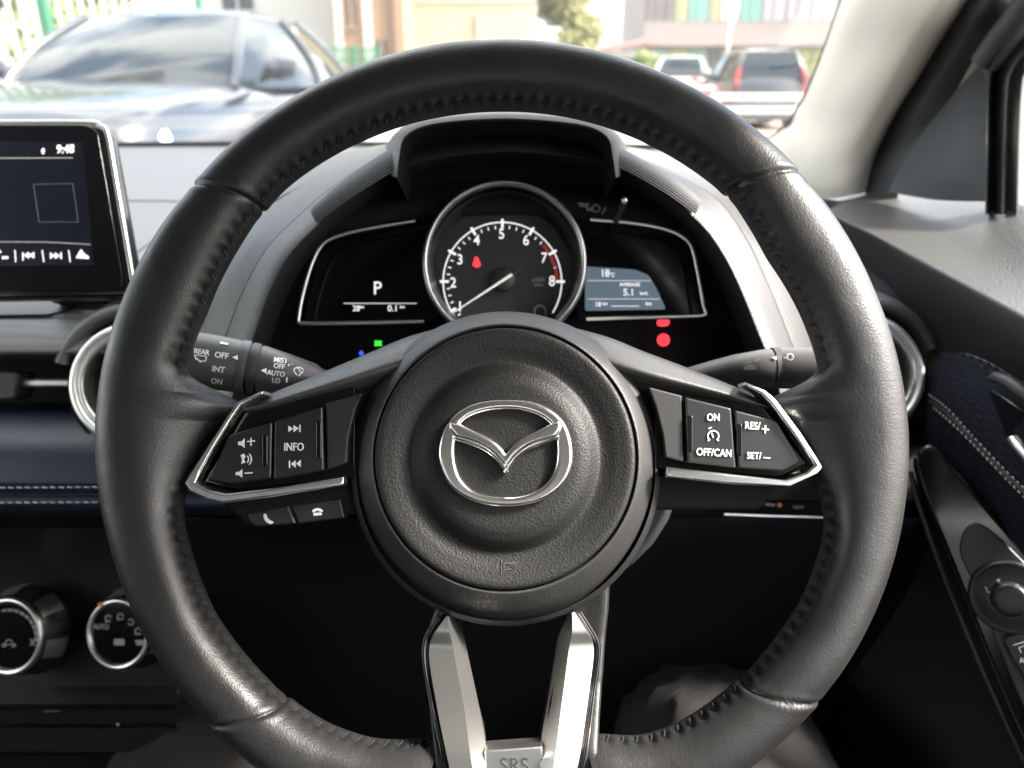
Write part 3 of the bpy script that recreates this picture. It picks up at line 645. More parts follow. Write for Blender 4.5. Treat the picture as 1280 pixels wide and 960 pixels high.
# stitches
def stitches(name, pts, m, parent, ln=.0042, gap=.0016, r=.0005, off=.0):
    """dashes of thread along a world polyline"""
    vs, fs = [], []; L = [0]
    for a, b in zip(pts, pts[1:]): L.append(L[-1] + (b - a).length)
    def at(s):
        for i in range(len(pts) - 1):
            if L[i] <= s <= L[i + 1]: return pts[i].lerp(pts[i + 1], (s - L[i]) / (L[i + 1] - L[i] + 1e-9))
        return pts[-1]
    s = 0
    while s + ln < L[-1]:
        P_ = [at(s), at(s + ln * .3), at(s + ln * .7), at(s + ln)]; t = (P_[3] - P_[0]).normalized(); n = -CF; x = t.cross(n).normalized(); y = x.cross(t); b0 = len(vs)
        for q, (p, rr, hh) in enumerate(zip(P_, (.5, 1, 1, .5), (-.0002, .0004, .0004, -.0002))):
            for k in range(6): vs.append(p + y * hh + (x * math.cos(k * math.pi / 3) + y * math.sin(k * math.pi / 3)) * r * rr + x * (q - 1.5) * .00016)
        for q in range(3):
            for k in range(6): fs.append((b0 + q * 6 + k, b0 + q * 6 + (k + 1) % 6, b0 + q * 6 + 6 + (k + 1) % 6, b0 + q * 6 + 6 + k))
        fs += [tuple(range(b0, b0 + 6)), tuple(range(b0 + 18, b0 + 24))]
        s += ln + gap
    return mesh(name, vs, fs, m, parent)
stitches('stitching', [cp(u, 609.5 - (u * .006), .5312) for u in range(-200, 200, 20)], M['thread'], db)
stitches('stitching', [cp(u, 628.5 - (u * .008), .5325) for u in range(-200, 200, 20)], M['thread'], db)
# lighter strip and centre vent tab
plate('trim_strip', Plane(50, 478, .56), [[(22, 473), (90, 473), (90, 484), (22, 484)]], .0, .008, M['satin'], db, bev=.002)
plate('vent_tab', Plane(0, 480, .56), [rnd([(-60, 462), (24, 464), (31, 467), (26, 497), (18, 500), (-60, 500)], 4)], .006, .02, M['softgrey'], db, bev=.002)
seamline([cp(-100, 396.5, .5715), cp(60, 394, .5725), cp(78, 390, .577), cp(100, 379, .590), cp(122, 369, .600)], .0009, 'deep')

def vent(u, v, d, label, r=76, ty=0, tx=4):
    P = Plane(u, v, d, tx, ty)
    ring = lathe('air_vent', P, u, v, cr([(r + 8, -.020), (r + 3, -.010), (r, -.003), (r - 3, 0), (r - 8, .0004), (r - 11, -.002)], 3), M['ventsatin'], db, 96)
    ring['label'] = label
    lathe('inner_ring', P, u, v, cr([(r - 11, -.002), (r - 14, -.001), (r - 18, -.0025), (r - 21, -.012), (r - 22, -.03)], 3), M['satin'], ring, 96)
    lathe('barrel', P, u, v, [(r - 20, -.012), (r - 28, -.016), (r - 30, -.05), (.01, -.06)], M['deep'], ring, 64)
    for k in range(-3, 4):
        y = k * 13; hw = math.sqrt(max((r - 30) ** 2 - y * y, 1))
        plate('vane', P, [[(u - hw, v + y - 1.2), (u + hw, v + y - 1.2), (u + hw, v + y + 1.2), (u - hw, v + y + 1.2)]], -.020, .02, M['black'], ring)
    return ring
vent(160, 478, .535, 'round vent left of the wheel with satin ring')
vent(1083, 467, .57, 'round vent right of the wheel with satin ring')
# housings round the vents
for (u, v, d, r, uc) in ((160, 478, .535, 76, -1), (1083, 467, .57, 76, 1)):
    P = Plane(u, v, d, 4)
    lathe('vent_housing', P, u, v, cr([(r + 10, -.022), (r + 12, -.009), (r + 17, -.004), (r + 28, -.007), (r + 44, -.028), (r + 62, -.07)], 4), M['midgrey'], db, 96, a0=20, a1=165)
    lathe('vent_pocket', P, u, v, [(r + 8, -.012), (r + 12, -.012), (r + 14, -.05)], M['deep'], db, 96)

# instrument hood: rows from inside wall outwards
E = [(290, 500, .470), (304, 455, .470), (318, 420, .470), (336, 368, .470), (360, 322, .472), (394, 285, .476), (440, 250, .480), (498, 212, .486), (560, 196, .49), (630, 190, .49), (700, 194, .49), (766, 208, .486), (825, 240, .480), (874, 278, .476), (904, 318, .472), (926, 362, .470), (946, 412, .470), (966, 462, .470), (980, 510, .470)]
Fo = [(256, 500, .490), (270, 455, .490), (284, 415, .490), (305, 362, .490), (336, 308, .492), (382, 262, .498), (428, 224, .504), (488, 190, .51), (560, 172, .515), (630, 168, .515), (700, 171, .515), (778, 190, .51), (845, 218, .504), (898, 250, .498), (934, 300, .492), (958, 350, .490), (980, 405, .490), (1000, 458, .490), (1015, 510, .490)]
G = [(170, 520, .56), (190, 465, .56), (212, 405, .56), (240, 340, .56), (280, 280, .57), (330, 232, .59), (395, 200, .61), (470, 182, .63), (560, 176, .64), (630, 175, .64), (700, 176, .64), (790, 184, .63), (872, 202, .61), (935, 236, .59), (980, 285, .57), (1012, 342, .56), (1040, 405, .56), (1062, 462, .56), (1080, 520, .56)]
H = [(120, 520, .64), (125, 480, .64), (140, 430, .64), (170, 370, .65), (215, 300, .70), (285, 255, .74), (370, 228, .78), (460, 215, .80), (560, 210, .82), (630, 210, .82), (700, 210, .82), (800, 214, .80), (900, 226, .78), (975, 255, .74), (1020, 300, .70), (1050, 350, .66), (1075, 410, .64), (1095, 470, .64), (1110, 520, .64)]
Ii = [(u + (630 - u) * .06, v + 14, .528) for u, v, d in E]
def band(name, curves, m, parent, ripple=None):
    rows = [[cp(*p) for p in cr(c, 6)] for c in curves]
    vs, fs = grid(rows); return mesh(name, vs, fs, M[m], parent, auto=60)
hood = band('instrument_hood', [Ii, E], 'black', db)
def lerp3(a, b, t, bul=0): return [tuple(p[i] + (q[i] - p[i]) * t - (bul if i == 2 else 0) for i in range(3)) for p, q in zip(a, b)]
band('hood_inner_band', [lerp3(E, Fo, -.02, -.004), E, lerp3(E, Fo, .06, .0012), lerp3(E, Fo, .5, .002), lerp3(E, Fo, .94, .0005), Fo, lerp3(E, Fo, 1.01, -.004)], 'hood', hood)
band('hood_shoulder', [lerp3(Fo, G, .0, -.004), lerp3(Fo, G, .01), lerp3(Fo, G, .3, .012), lerp3(Fo, G, .7, .010), G, H], 'hood', hood)
# visor over the dials
def vis(k, dv, d, sp=0):
    return [(496 + (630 - 496) * (1 - k) - sp, 222 + dv * .2, d + .01), (499 - sp, 195 + dv * .6, d + .004), (505 - sp * .8, 172 + dv, d), (528 - sp * .3, 158 + dv, d), (570, 151 + dv, d), (630, 148 + dv, d), (690, 151 + dv, d), (736, 158 + dv, d), (760 + sp * .8, 172 + dv, d), (766 + sp, 195 + dv * .6, d + .004), (770 + sp - (630 - 496) * (1 - k), 222 + dv * .2, d + .01)]
band('visor_inside', [[(u + (630 - u) * .12, v + 34, .525) for u, v, d in vis(1, 0, .47)], [(u + (630 - u) * .03, v + 8, .475) for u, v, d in vis(1, 3, .462)], vis(1, 3, .4625)], 'deep', hood)
band('visor', [vis(1, 3, .462), vis(1, 0, .459), vis(1, -5, .461, 2), vis(1, -8, .468, 5), vis(1, -9, .485, 9), vis(1, -4, .53, 16), vis(1, 10, .62, 26)], 'softgrey', hood)
# ribbed shoulders beside the visor
def ribs(pts0, pts1, n, name='ribbed_insert'):
    rows = []
    for i in range(n * 6 + 1):
        t = i / (n * 6); a = Vector(cp(*[pts0[0][k] + (pts0[1][k] - pts0[0][k]) * t for k in range(3)])); b = Vector(cp(*[pts1[0][k] + (pts1[1][k] - pts1[0][k]) * t for k in range(3)]))
        rows.append([a.lerp(b, s / 8) - CF * (.0012 * (1 + math.cos(s / 8 * 6.283 * 4)) * .5 + .006 * math.sin(s / 8 * math.pi)) for s in range(9)])
    return rows
def ribs2(A, B, name='ribbed_insert', nr=9):
    rows = []
    for s in range(nr * 6 + 1):
        t = s / (nr * 6); row = []
        for (a, b) in zip(cr(A, 5), cr(B, 5)):
            p = cp(*[a[k] + (b[k] - a[k]) * t for k in range(3)]); row.append(p - CF * (.0005 * math.cos(t * nr * 2 * math.pi) + .004 * math.sin(t * math.pi)))
        rows.append(row)
    vs, fs = grid(rows); return mesh(name, vs, fs, M['softgrey'], hood)
ribs2([(388, 262, .492), (426, 228, .494), (466, 200, .496), (492, 184, .498)], [(396, 279, .472), (437, 248, .472), (478, 222, .474), (500, 209, .476)])
ribs2([(774, 184, .498), (800, 198, .496), (840, 221, .494), (876, 248, .492)], [(766, 205, .476), (796, 220, .474), (836, 244, .472), (869, 268, .472)])

# climate knobs
def knob(u, v, r, label, items):
    P = Plane(u, v, .60, 3, -10)
    k = lathe('climate_knob', P, u, v, [(r * 1.22, -.022), (r * 1.20, -.014), (r * 1.02, 0), (r, .0008)], M['satinblack'], db, 72); k['label'] = label
    lathe('trim_ring', P, u, v, cr([(r * 1.02, -.001), (r * 1.01, .002), (r * .95, .0032), (r * .88, .002), (r * .86, -.001)], 3), M['satin'], k, 80)
    lathe('dial', P, u, v, [(r * .87, .0004), (r * .4, .0010), (.01, .0012)], M['gloss'], k, 64)
    for j in range(6):
        a0 = 30 + j * 60
        lathe('grip', P, u, v, [(r * 1.245, -.018), (r * 1.23, -.012), (r * 1.07, -.001)], M['satin'], k, 10, a0=a0, a1=a0 + 26)
    marks('marking', P, .0016, M['dim'], k, items)
    marks('pointer', P, .0034, M['orange'], k, [('l', (u - 19 * r / 43, v - 36 * r / 43), (u - 21 * r / 43, v - 40 * r / 43), 6)])
    return k
it = []
for j in range(9):
    a = 100 - j * 13; it.append(('a', 13, 796, 34, a - 5, a + 5, 3.2))
it += [('a', 13, 803, 4, 0, 180, 1), ('l', (5, 805), (21, 805), 1), ('t', 'X', 43, 803, 11, 1.1), ('a', 7, 806, 2, 0, 359, 1), ('a', 19, 806, 2, 0, 359, 1)]
knob(13, 795, 47, 'left climate knob with fan scale', it)
knob(149, 792, 43, 'right climate knob marked AUTO', [('t', 'AUTO', 128, 783, 9, .9), ('a', 137, 772, 3.5, 0, 300, 1.4), ('l', (133, 777), (140, 776), 1.4), ('a', 152, 770, 3.5, 0, 300, 1.4), ('l', (148, 774), (156, 773), 1.4), ('a', 165, 777, 3.5, 200, 500, 1.4), ('a', 174, 788, 3.5, 0, 300, 1.4), ('l', (170, 792), (178, 792), 1.4),
    ('p', rnd([(144, 798), (157, 798), (157, 806), (144, 806)], 1)), ('p', [(170, 800), (184, 799), (182, 805), (173, 806)])])
marks('marking', Plane(150, 903, .635), .004, M['dim'], db, [('a', 150, 903, 1, 0, 359, 2), ('l', (58, 886.5), (78, 886.5), 1)])
# lower panel behind and right of the wheel, carried down to black out the footwell
kp = thing('knee_panel_and_blackout', 'black lower dash panel with a small switch strip, its lower sheet added to keep the footwell dark', 'dash panel', cp(900, 640, .6))
vs, fs = grid([[cp(u, v, d) for u in range(230, 1201, 30)] for v, d in ((520, .60), (560, .585), (600, .58), (625, .582), (627, .60), (646, .60), (648, .58), (655, .582), (680, .60), (760, .66), (860, .74), (960, .80), (1060, .84))])
mesh('panel', vs, fs, M['deep'], kp, auto=30)
sw = tube('bright_lip', [cp(905, 643, .585), cp(960, 645, .585), cp(1040, 647.5, .585)], .0011, M['satin'], kp, 8)
marks('marking', Plane(970, 632, .595), .001, M['dim'], kp, [('l', (956, 630), (968, 631), 3.2), ('t', 'VIEW', 997, 634, 6, 1)])
marks('switch_lamp', Plane(970, 632, .595), .001, M['orange'], kp, [('a', 974, 631, 1.5, 0, 359, 3)])

# ================================================================== CENTRE SCREEN
S = Plane(90, 260, .548, 3, -6)
scr = thing('centre_screen', 'tablet-like centre display with dark screen and clock reading 9:48', 'display screen', S.pt(60, 365))
body = plate('housing', S, [rnd([(-260, 150), (112, 150), (132, 158), (168, 362), (160, 372), (-260, 378)], [5, 12, 14, 8, 8, 4])], -.0012, .014, M['chrome'], scr, bev=.004, bres=4)
body.data.materials[0] = M['gloss']
plate('front_glass', S, [rnd([(-255, 156), (108, 156), (122, 163), (153, 345), (153, 362), (-255, 370)], [5, 10, 12, 8, 10, 4])], .0006, .004, M['glassblack'], scr, bev=.0006)
q = cr([(-250, 151), (0, 151), (105, 151.5), (121, 155), (131, 166), (140, 215), (152, 285), (163, 350)], 6)
tube('edge_trim', [S.pt(u, v, -.003) for u, v in q], .0020, M['satindark'], scr, 10, up=dw((0, 0, 1)))
SCR = mat('screen image', (.002, .0025, .004), .3, spec=.2, emit=(.010, .014, .03), estr=.025)
im = plate('screen_image', S, [[(-240, 176), (104, 178), (106, 197), (116, 303), (118, 332), (-240, 334)]], .0009, .0002, SCR, scr)
marks('screen_text', S, .0012, M['lit'], im, [('t', '9:48', 83, 187.5, 15.5, .9), ('p', [(53, 188), (55.5, 185.5), (57, 188), (56, 193), (54, 193)])])
marks('screen_lines', S, .0011, M['dim'], im, [('l', (-240, 199), (92, 198), .9), ('l', (-240, 302), (60, 303), 1.1), ('l', (60, 303), (114, 306), 1.1)])
FR = mat('screen frame line', (.03, .03, .04), .5, emit=(.2, .2, .25), estr=.03)
marks('album_frame', S, .0011, FR, im, [('l', (43, 231), (92, 230), .7), ('l', (92, 230), (99, 278), .7), ('l', (99, 278), (50, 278), .7), ('l', (50, 278), (43, 231), .7)])
marks('touch_icons', S, .0012, M['lit'], im, [('t', '+', 0, 316, 15), ('t', 'am', 8, 322, 7), ('l', (30, 316), (30, 326), 1.3),
    ('p', [(37, 319.5), (30 + 8, 316), (38, 323)]), ('p', [(31, 319.5), (37, 315.5), (37, 323.5)]), ('p', [(37.5, 319.5), (44, 315.5), (44, 323.5)]), ('l', (54, 313), (56, 328), 1), ('p', [(64, 316), (70, 320), (64, 324)]), ('p', [(70, 316), (76, 320), (70, 324)]), ('l', (77.5, 316), (77.5, 324), 1.5), ('l', (87, 313), (89, 328), 1), ('l', (20, 313), (21, 328), 1),
    ('p', [(96, 323), (101, 314), (103, 312), (106, 317), (112, 321), (112, 324)])])
# foot that carries the screen
plate('foot', Plane(90, 360, .575, 5), [rnd([(60, 330), (158, 330), (176, 345), (168, 372), (60, 378)], 6)], 0, .03, M['black'], scr, bev=.003)

# ================================================================== CAR SHELL: pillar, glass, roof
pil = thing('windscreen_pillar', 'cream cloth-covered pillar between the windscreen and the door window', 'pillar', cp(1050, 245, .95))
# rows along the pillar (top to bottom): each row runs from the glass edge to the door seal
PR = [
    [(1085, -90, .70), (1110, -92, .64), (1150, -94, .60), (1195, -96, .575), (1235, -97, .57), (1268, -98, .60)],
    [(1052, 0, .76), (1072, 0, .70), (1110, 0, .655), (1150, 0, .625), (1185, 0, .612), (1213, 0, .635)],
    [(1031, 60, .81), (1050, 60, .75), (1085, 60, .70), (1120, 58, .668), (1150, 54, .655), (1180, 50, .675)],
    [(1010, 113, .86), (1028, 115, .80), (1058, 115, .745), (1092, 112, .71), (1122, 107, .697), (1148, 102, .715)],
    [(994, 150, .90), (1012, 154, .84), (1038, 158, .785), (1070, 158, .748), (1098, 153, .735), (1122, 143, .75)],
    [(968, 172, .94), (992, 186, .88), (1018, 195, .82), (1048, 200, .783), (1078, 195, .768), (1103, 180, .78)],
    [(950, 180, .96), (985, 215, .90), (1012, 228, .84), (1042, 232, .80), (1068, 226, .785), (1093, 208, .79)],
    [(960, 205, .97), (990, 240, .91), (1016, 248, .85), (1042, 248, .81), (1064, 245, .795), (1086, 240, .80)]]
cols = [cr([PR[r][c] for r in range(8)], 6) for c in range(6)]
rows = [cr([cols[c][i] for c in range(6)], 5) for i in range(len(cols[0]))]
vs, fs = grid([[cp(*p) for p in r] for r in rows]); mesh('pillar_trim', vs, fs, M['cloth'], pil)
# thickness behind
vs2 = [cp(p[0] + 10, p[1] - 6, p[2] + .03) for r in (rows[0], rows[-1]) for p in r]
# black base where pillar meets dash
plate('pillar_base', Plane(1060, 258, .80, 20, 0), [rnd([(1020, 246), (1050, 249), (1084, 240), (1100, 240), (1060, 268), (1040, 280), (1000, 262)], 4)], 0, .02, M['rubber'], pil, bev=.003)
seal = thing('door_seal', 'black rubber door seal running down beside the cream pillar', 'door seal', cp(1095, 240, .78))
SRw = [[(1262, -98, .60), (1285, -98, .57), (1330, -98, .60)], [(1207, 0, .635), (1232, 0, .60), (1270, 0, .60), ], [(1174, 50, .675), (1203, 48, .64), (1234, 48, .63)], [(1142, 102, .715), (1172, 100, .68), (1203, 100, .67)], [(1116, 143, .75), (1143, 145, .715), (1176, 150, .70)], [(1098, 180, .78), (1122, 182, .745), (1150, 188, .72)], [(1088, 208, .79), (1108, 212, .76), (1130, 220, .735)], [(1080, 245, .80), (1098, 250, .775), (1120, 255, .75)]]
cols = [cr([SRw[r][c] for r in range(8)], 6) for c in range(3)]
rows = [cr([cols[c][i] for c in range(3)], 6) for i in range(len(cols[0]))]
vs, fs = grid([[cp(*p) for p in r] for r in rows]); mesh('seal_lip', vs, fs, M['rubber'], seal)

# windscreen glass with black border line
ws = thing('windscreen', 'slightly dusty windscreen glass over the dashboard', 'windscreen', (-.35, 1.27, 1.11))
rows = []
for j in range(13):
    t = j / 12; y = 1.27 + (.46 - 1.27) * t; z = 1.108 + (1.44 - 1.108) * t; hw = .80 - .12 * t
    rows.append([Vector((-.36 + hw * s, y - .12 * (s * s) * (1 - .3 * t), z + .02 * (1 - s * s))) for s in [-1 + i / 10 for i in range(21)]])
vs, fs = grid(rows); mesh('glass', vs, fs, M['glasspane'], ws)
q = cr([(950, 176, .98), (966, 170, .965), (980, 158, .945), (993, 142, .92), (1010, 110, .88), (1030, 60, .825), (1051, 0, .775), (1070, -60, .74)], 5)
tube('glass_border', [cp(*p) for p in q], .0016, M['rubber'], ws, 8)

shell = thing('car_cabin', 'pale headliner roof, dark floor and far side wall of the cabin', 'car cabin', (-.35, 0, .25))
# roof
rows = []
for y in [.47, .44, .2, -.3, -.8, -1.05]:
    rows.append([Vector((-.35 + .70 * s, y, 1.45 - .07 * s ** 4 + (.0 if y < .45 else -.015))) for s in [-1 + i / 8 for i in range(17)]])
vs, fs = grid(rows); r_ = mesh('roof', vs, fs, M['headliner'], shell)
sol = r_.modifiers.new('t', 'SOLIDIFY'); sol.thickness = .04; sol.offset = 1 if True else -1
box('floor', (-1.10, -1.6, .20), (.50, 1.5, .24), M['carpet'], shell)
box('firewall', (-1.08, 1.18, .24), (.33, 1.22, .98), M['carpet'], shell)
box('side_wall', (-1.12, -1.6, .24), (-1.08, 1.24, 1.0), M['doordark'], shell)
box('side_pillar', (-1.10, -.35, .99), (-1.04, -.2, 1.42), M['headliner'], shell)
box('side_pillar', (.34, -.42, 1.04), (.42, -.25, 1.42), M['headliner'], shell)
box('rear_wall', (-1.10, -1.62, .24), (.50, -1.58, 1.05), M['carpet'], shell)
tint = glass_mat('fill cutting tinted glass', (.22, .23, .22), 1.45, .6)  # for unseen panes behind the driver, tint added to cut fill light
def pane(name, pts, m): return mesh(name, pts, [(0, 1, 2, 3)], m, shell, smooth=False)
pane('rear_window', [(-1.0, -1.05, 1.41), (.30, -1.05, 1.41), (.40, -1.59, 1.05), (-1.08, -1.59, 1.05)], tint)
pane('side_window', [(-1.05, -.30, 1.40), (-1.05, -1.07, 1.39), (-1.08, -1.58, 1.0), (-1.085, -.30, 1.0)], tint)
pane('side_window', [(.36, -.40, 1.40), (.36, -1.07, 1.39), (.47, -1.58, 1.0), (.46, -.40, 1.0)], tint)
pane('side_window', [(-1.05, -.25, 1.40), (-1.05, .55, 1.38), (-1.085, 1.05, 1.0), (-1.085, -.25, 1.0)], M['glasspane'])
tube('side_pillar', [Vector((-1.06, .95, 1.04)), Vector((-1.03, .7, 1.24)), Vector((-1.0, .46, 1.42))], .045, M['headliner'], shell, 12)
# seats
for x in (0.0, -.72):
    b_ = box('seat', (x - .25, -.45, .30), (x + .25, .12, .52), M['doordark'], shell, bev=.05)
    box('backrest', (x - .25, -.62, .50), (x + .25, -.44, 1.12), M['doordark'], b_, bev=.06)

# ================================================================== DOOR
dr = thing('driver_door', 'right-hand car door with grey top, navy cloth insert and glossy black armrest panel', 'car door', cp(1200, 600, .55))
def patch(name, R_, m, parent, n1=5, n2=5, auto=60):
    nc = len(R_[0]); cols = [cr([R_[r][c] for r in range(len(R_))], n1) for c in range(nc)]
    rows = [cr([cols[c][i] for c in range(nc)], n2) for i in range(len(cols[0]))]
    vs, fs = grid([[cp(*p) for p in r] for r in rows]); return mesh(name, vs, fs, M[m] if isinstance(m, str) else m, parent, auto=auto)
# top surface, then it rolls over the ridge to the dark face
patch('door_top', [[(1035, 262, .74), (1062, 250, .78), (1108, 236, .80), (1160, 232, .80)],
                   [(1048, 272, .70), (1090, 256, .735), (1150, 240, .76), (1215, 240, .75)],
                   [(1085, 289, .64), (1140, 272, .67), (1200, 250, .69), (1245, 248, .67)],
                   [(1140, 318, .575), (1195, 300, .60), (1245, 270, .62), (1300, 262, .60)],
                   [(1210, 356, .51), (1260, 340, .53), (1310, 310, .54), (1370, 290, .53)],
                   [(1285, 396, .45), (1340, 380, .47), (1400, 350, .48), (1460, 330, .46)],
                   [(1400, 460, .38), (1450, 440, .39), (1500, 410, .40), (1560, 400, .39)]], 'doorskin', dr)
patch('door_upper_face', [[(1035, 262, .74), (1037, 268, .745), (1040, 300, .78), (1050, 350, .80)],
                   [(1048, 272, .70), (1049, 279, .70), (1060, 320, .72), (1080, 380, .74)],
                   [(1085, 289, .64), (1086, 296, .638), (1100, 340, .65), (1120, 410, .66)],
                   [(1140, 318, .575), (1140, 326, .572), (1150, 370, .58), (1165, 436, .59)],
                   [(1210, 356, .51), (1210, 364, .507), (1212, 400, .515), (1220, 445, .53)],
                   [(1285, 396, .45), (1284, 405, .447), (1282, 440, .455), (1285, 482, .475)],
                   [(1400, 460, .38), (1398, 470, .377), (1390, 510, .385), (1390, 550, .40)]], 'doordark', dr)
# fabric insert
FAB = mat('ribbed navy cloth', (.008, .010, .019), .85, bumps=[('noise', 700, .3, .001)], spec=.25)
def fabric():
    A = cr([(1120, 430, .68, 0), (1162, 434, .60, 0), (1220, 444, .54, 0), (1285, 480, .485, 0), (1390, 560, .41, 0)], 40)
    B = cr([(1110, 560, .68, 0), (1150, 560, .60, 0), (1180, 575, .555, 0), (1285, 700, .470, 0), (1390, 830, .40, 0)], 40)
    rows = []; n = 110
    for j in range(n + 1):
        t = j / n; row = []
        for i, (a, b) in enumerate(zip(A, B)):
            s = i; d = a[2] + (b[2] - a[2]) * t - .02 * math.sin(math.pi * t) ** .6
            d -= .0011 * max(0, math.sin(i * .9)) * max(0, math.sin(j * .9))
            row.append(cp(a[0] + (b[0] - a[0]) * t, a[1] + (b[1] - a[1]) * t, d))
        rows.append(row)
    vs, fs = grid(rows); mesh('fabric_insert', vs, fs, FAB, dr)
    return A, B
A_, B_ = fabric()
def onfab(pts, lift=.0042):
    out = []
    for u, v in pts:
        best = None
        for a, b in zip(A_, B_):
            # closest (u,v) on the ruled line
            ab = Vector((b[0] - a[0], b[1] - a[1])); t = max(0, min(1, Vector((u - a[0], v - a[1])).dot(ab) / ab.length_squared))
            q = Vector((a[0], a[1])) + ab * t; e = (q - Vector((u, v))).length
            if best is None or e < best[0]: best = (e, a[2] + (b[2] - a[2]) * t - .02 * math.sin(math.pi * t) ** .6)
        out.append(cp(u, v, best[1] - lift))
    return out
l1 = onfab(cr([(1160, 493), (1185, 512), (1215, 545), (1250, 582), (1285, 616)], 5)); l2 = onfab(cr([(1166, 510), (1190, 530), (1225, 565), (1260, 602), (1290, 632)], 5))
tube('seam_piping', onfab(cr([(1163, 501), (1188, 521), (1220, 555), (1255, 592), (1288, 624)], 5), .0), .0016, M['doordark'], dr, 8)
stitches('stitching', l1, M['thread'], dr, .0036, .0016, .00045); stitches('stitching', l2, M['thread'], dr, .0036, .0016, .00045)
# inner pull handle
tube('pull_handle', [cp(1236, 474, .497), cp(1245, 471, .478), cp(1262, 478, .462), cp(1285, 496, .450), cp(1330, 535, .43)], [.0015, .0035, .0042, .0045, .0045], M['softgrey'], dr, 14)
tube('latch_lever', [cp(1263, 549, .472), cp(1267, 550, .463), cp(1280, 567, .455), cp(1310, 600, .44)], [.0018, .0032, .0036, .0036], M['satin'], dr, 14)
plate('handle_recess', Plane(1270, 520, .478, 0, -48), [rnd([(1238, 486), (1290, 520), (1290, 572), (1262, 548)], 6)], .0045, .006, M['deep'], dr)
# armrest panel, piano black
AP = Plane(1200, 690, .50, 3, -32)
# lower door card
patch('lower_door_card', [[(1050, 470, .76), (1075, 620, .76), (1030, 760, .78), (1000, 900, .80), (990, 1010, .80)],
                    [(1120, 470, .69), (1110, 600, .69), (1090, 740, .70), (1085, 880, .70), (1085, 1010, .70)],
                    [(1160, 540, .60), (1140, 580, .60), (1165, 700, .60), (1190, 850, .60), (1190, 1010, .60)],
                    [(1200, 600, .57), (1180, 640, .56), (1215, 760, .545), (1270, 900, .53), (1300, 1010, .52)],
                    [(1340, 720, .50), (1330, 780, .50), (1330, 850, .48), (1350, 950, .46), (1400, 1010, .45)]], 'doordark', dr)
arm = plate('armrest_panel', AP, [cr([(1165, 556), (1185, 572), (1230, 625), (1290, 695), (1400, 830), (1400, 1010), (1320, 1010), (1282, 940), (1235, 830), (1190, 715), (1160, 640), (1145, 600), (1141, 575), (1150, 560)], 4, True)], .0, .02, M['gloss'], dr, bev=.004, bres=5)
tube('armrest_lip', [AP.pt(u, v, -.008) for u, v in cr([(1137, 590), (1148, 635), (1178, 720), (1225, 835), (1275, 945), (1310, 1015)], 6)], .0016, M['softgrey'], dr, 8)
pod = plate('switch_plate', AP, [cr([(1225, 655), (1245, 668), (1290, 712), (1400, 830), (1400, 1010), (1350, 1010), (1290, 905), (1245, 800), (1215, 725), (1200, 690), (1204, 665), (1215, 655)], 4, True)], .0035, .006, M['softgrey'], arm, bev=.001)
pod.data.materials[0] = mat('switch plate', (.03, .031, .033), .3, bumps=[('wave', 400, .3, .0004)])
mk = lathe('mirror_knob', AP, 1262, 745, cr([(44, .003), (43, .006), (40, .007), (37, .006), (34, .0062), (22, .007), (20.5, .0072), (20, .013), (17, .0155), (10, .016), (.01, .016)], 3), M['satinblack'], dr, 64)
marks('marking', AP, .0075, M['white'], mk, [('l', (1232, 731), (1235, 738), 1.4), ('l', (1235, 738), (1239, 737), 1.4), ('a', 1248, 723, 1, 0, 359, 2)])
marks('marking', AP, .0165, M['white'], mk, [('a', 1270, 727, 1, 0, 359, 2)])
swi = plate('window_switch', AP, [rnd([(1253, 795), (1300, 780), (1340, 830), (1330, 860), (1290, 860), (1262, 815)], 5)], .0075, .008, M['satinblack'], dr, bev=.0012)
marks('marking', AP, .0079, M['white'], swi, [('l', (1266, 803), (1285, 797), 1), ('l', (1273, 806), (1276, 812), 1), ('l', (1273, 806), (1290, 800), 1), ('t', 'AUTO', 1285, 822, 8, .8, 10)])
# sail panel
patch('sail_panel', [[(1224, 84, .63), (1232, 92, .615), (1234, 100, .61)],
                     [(1206, 100, .655), (1224, 106, .63), (1234, 112, .61)],
                     [(1184, 128, .675), (1214, 130, .64), (1234, 134, .61)],
                     [(1150, 170, .705), (1196, 172, .65), (1233, 174, .61)],
                     [(1124, 212, .73), (1180, 216, .66), (1233, 216, .61)],
                     [(1110, 240, .74), (1170, 250, .67), (1232, 252, .61)]], 'black', dr)
patch('frame_corner', [[(1240, 10, .66), (1262, 30, .64), (1290, 40, .62)], [(1215, 60, .67), (1235, 70, .65), (1262, 76, .63)], [(1200, 100, .69), (1222, 108, .66), (1246, 112, .64)], [(1180, 140, .70), (1210, 150, .67), (1238, 160, .645)]], 'rubber', dr)
# window frame
patch('window_frame', [[(1231, 268, .612), (1239, 268, .635), (1246, 268, .618), (1255, 268, .612), (1260, 268, .628), (1271, 268, .606), (1274, 268, .62)],
    [(1233, 180, .612), (1240, 180, .635), (1248, 180, .618), (1257, 180, .612), (1262, 180, .628), (1273, 180, .606), (1276, 180, .62)],
    [(1234, 115, .612), (1241, 112, .635), (1250, 110, .618), (1260, 108, .612), (1266, 107, .628), (1277, 106, .606), (1280, 106, .62)],
    [(1238, 84, .61), (1248, 82, .632), (1257, 82, .615), (1268, 84, .609), (1273, 85, .625), (1283, 88, .603), (1286, 89, .615)],
    [(1256, 56, .60), (1266, 56, .622), (1275, 58, .605), (1286, 62, .60), (1291, 64, .615), (1301, 69, .595), (1304, 70, .605)],
    [(1300, 8, .58), (1310, 10, .60), (1320, 14, .585), (1330, 20, .58), (1336, 22, .59), (1346, 28, .57), (1350, 30, .58)]], 'black', dr, 4, 5)
tube('window_frame', [cp(*p) for p in cr([(1232, 78, .625), (1250, 52, .61), (1275, 20, .59), (1330, -60, .55)], 5)], .012, M['rubber'], dr, 12)
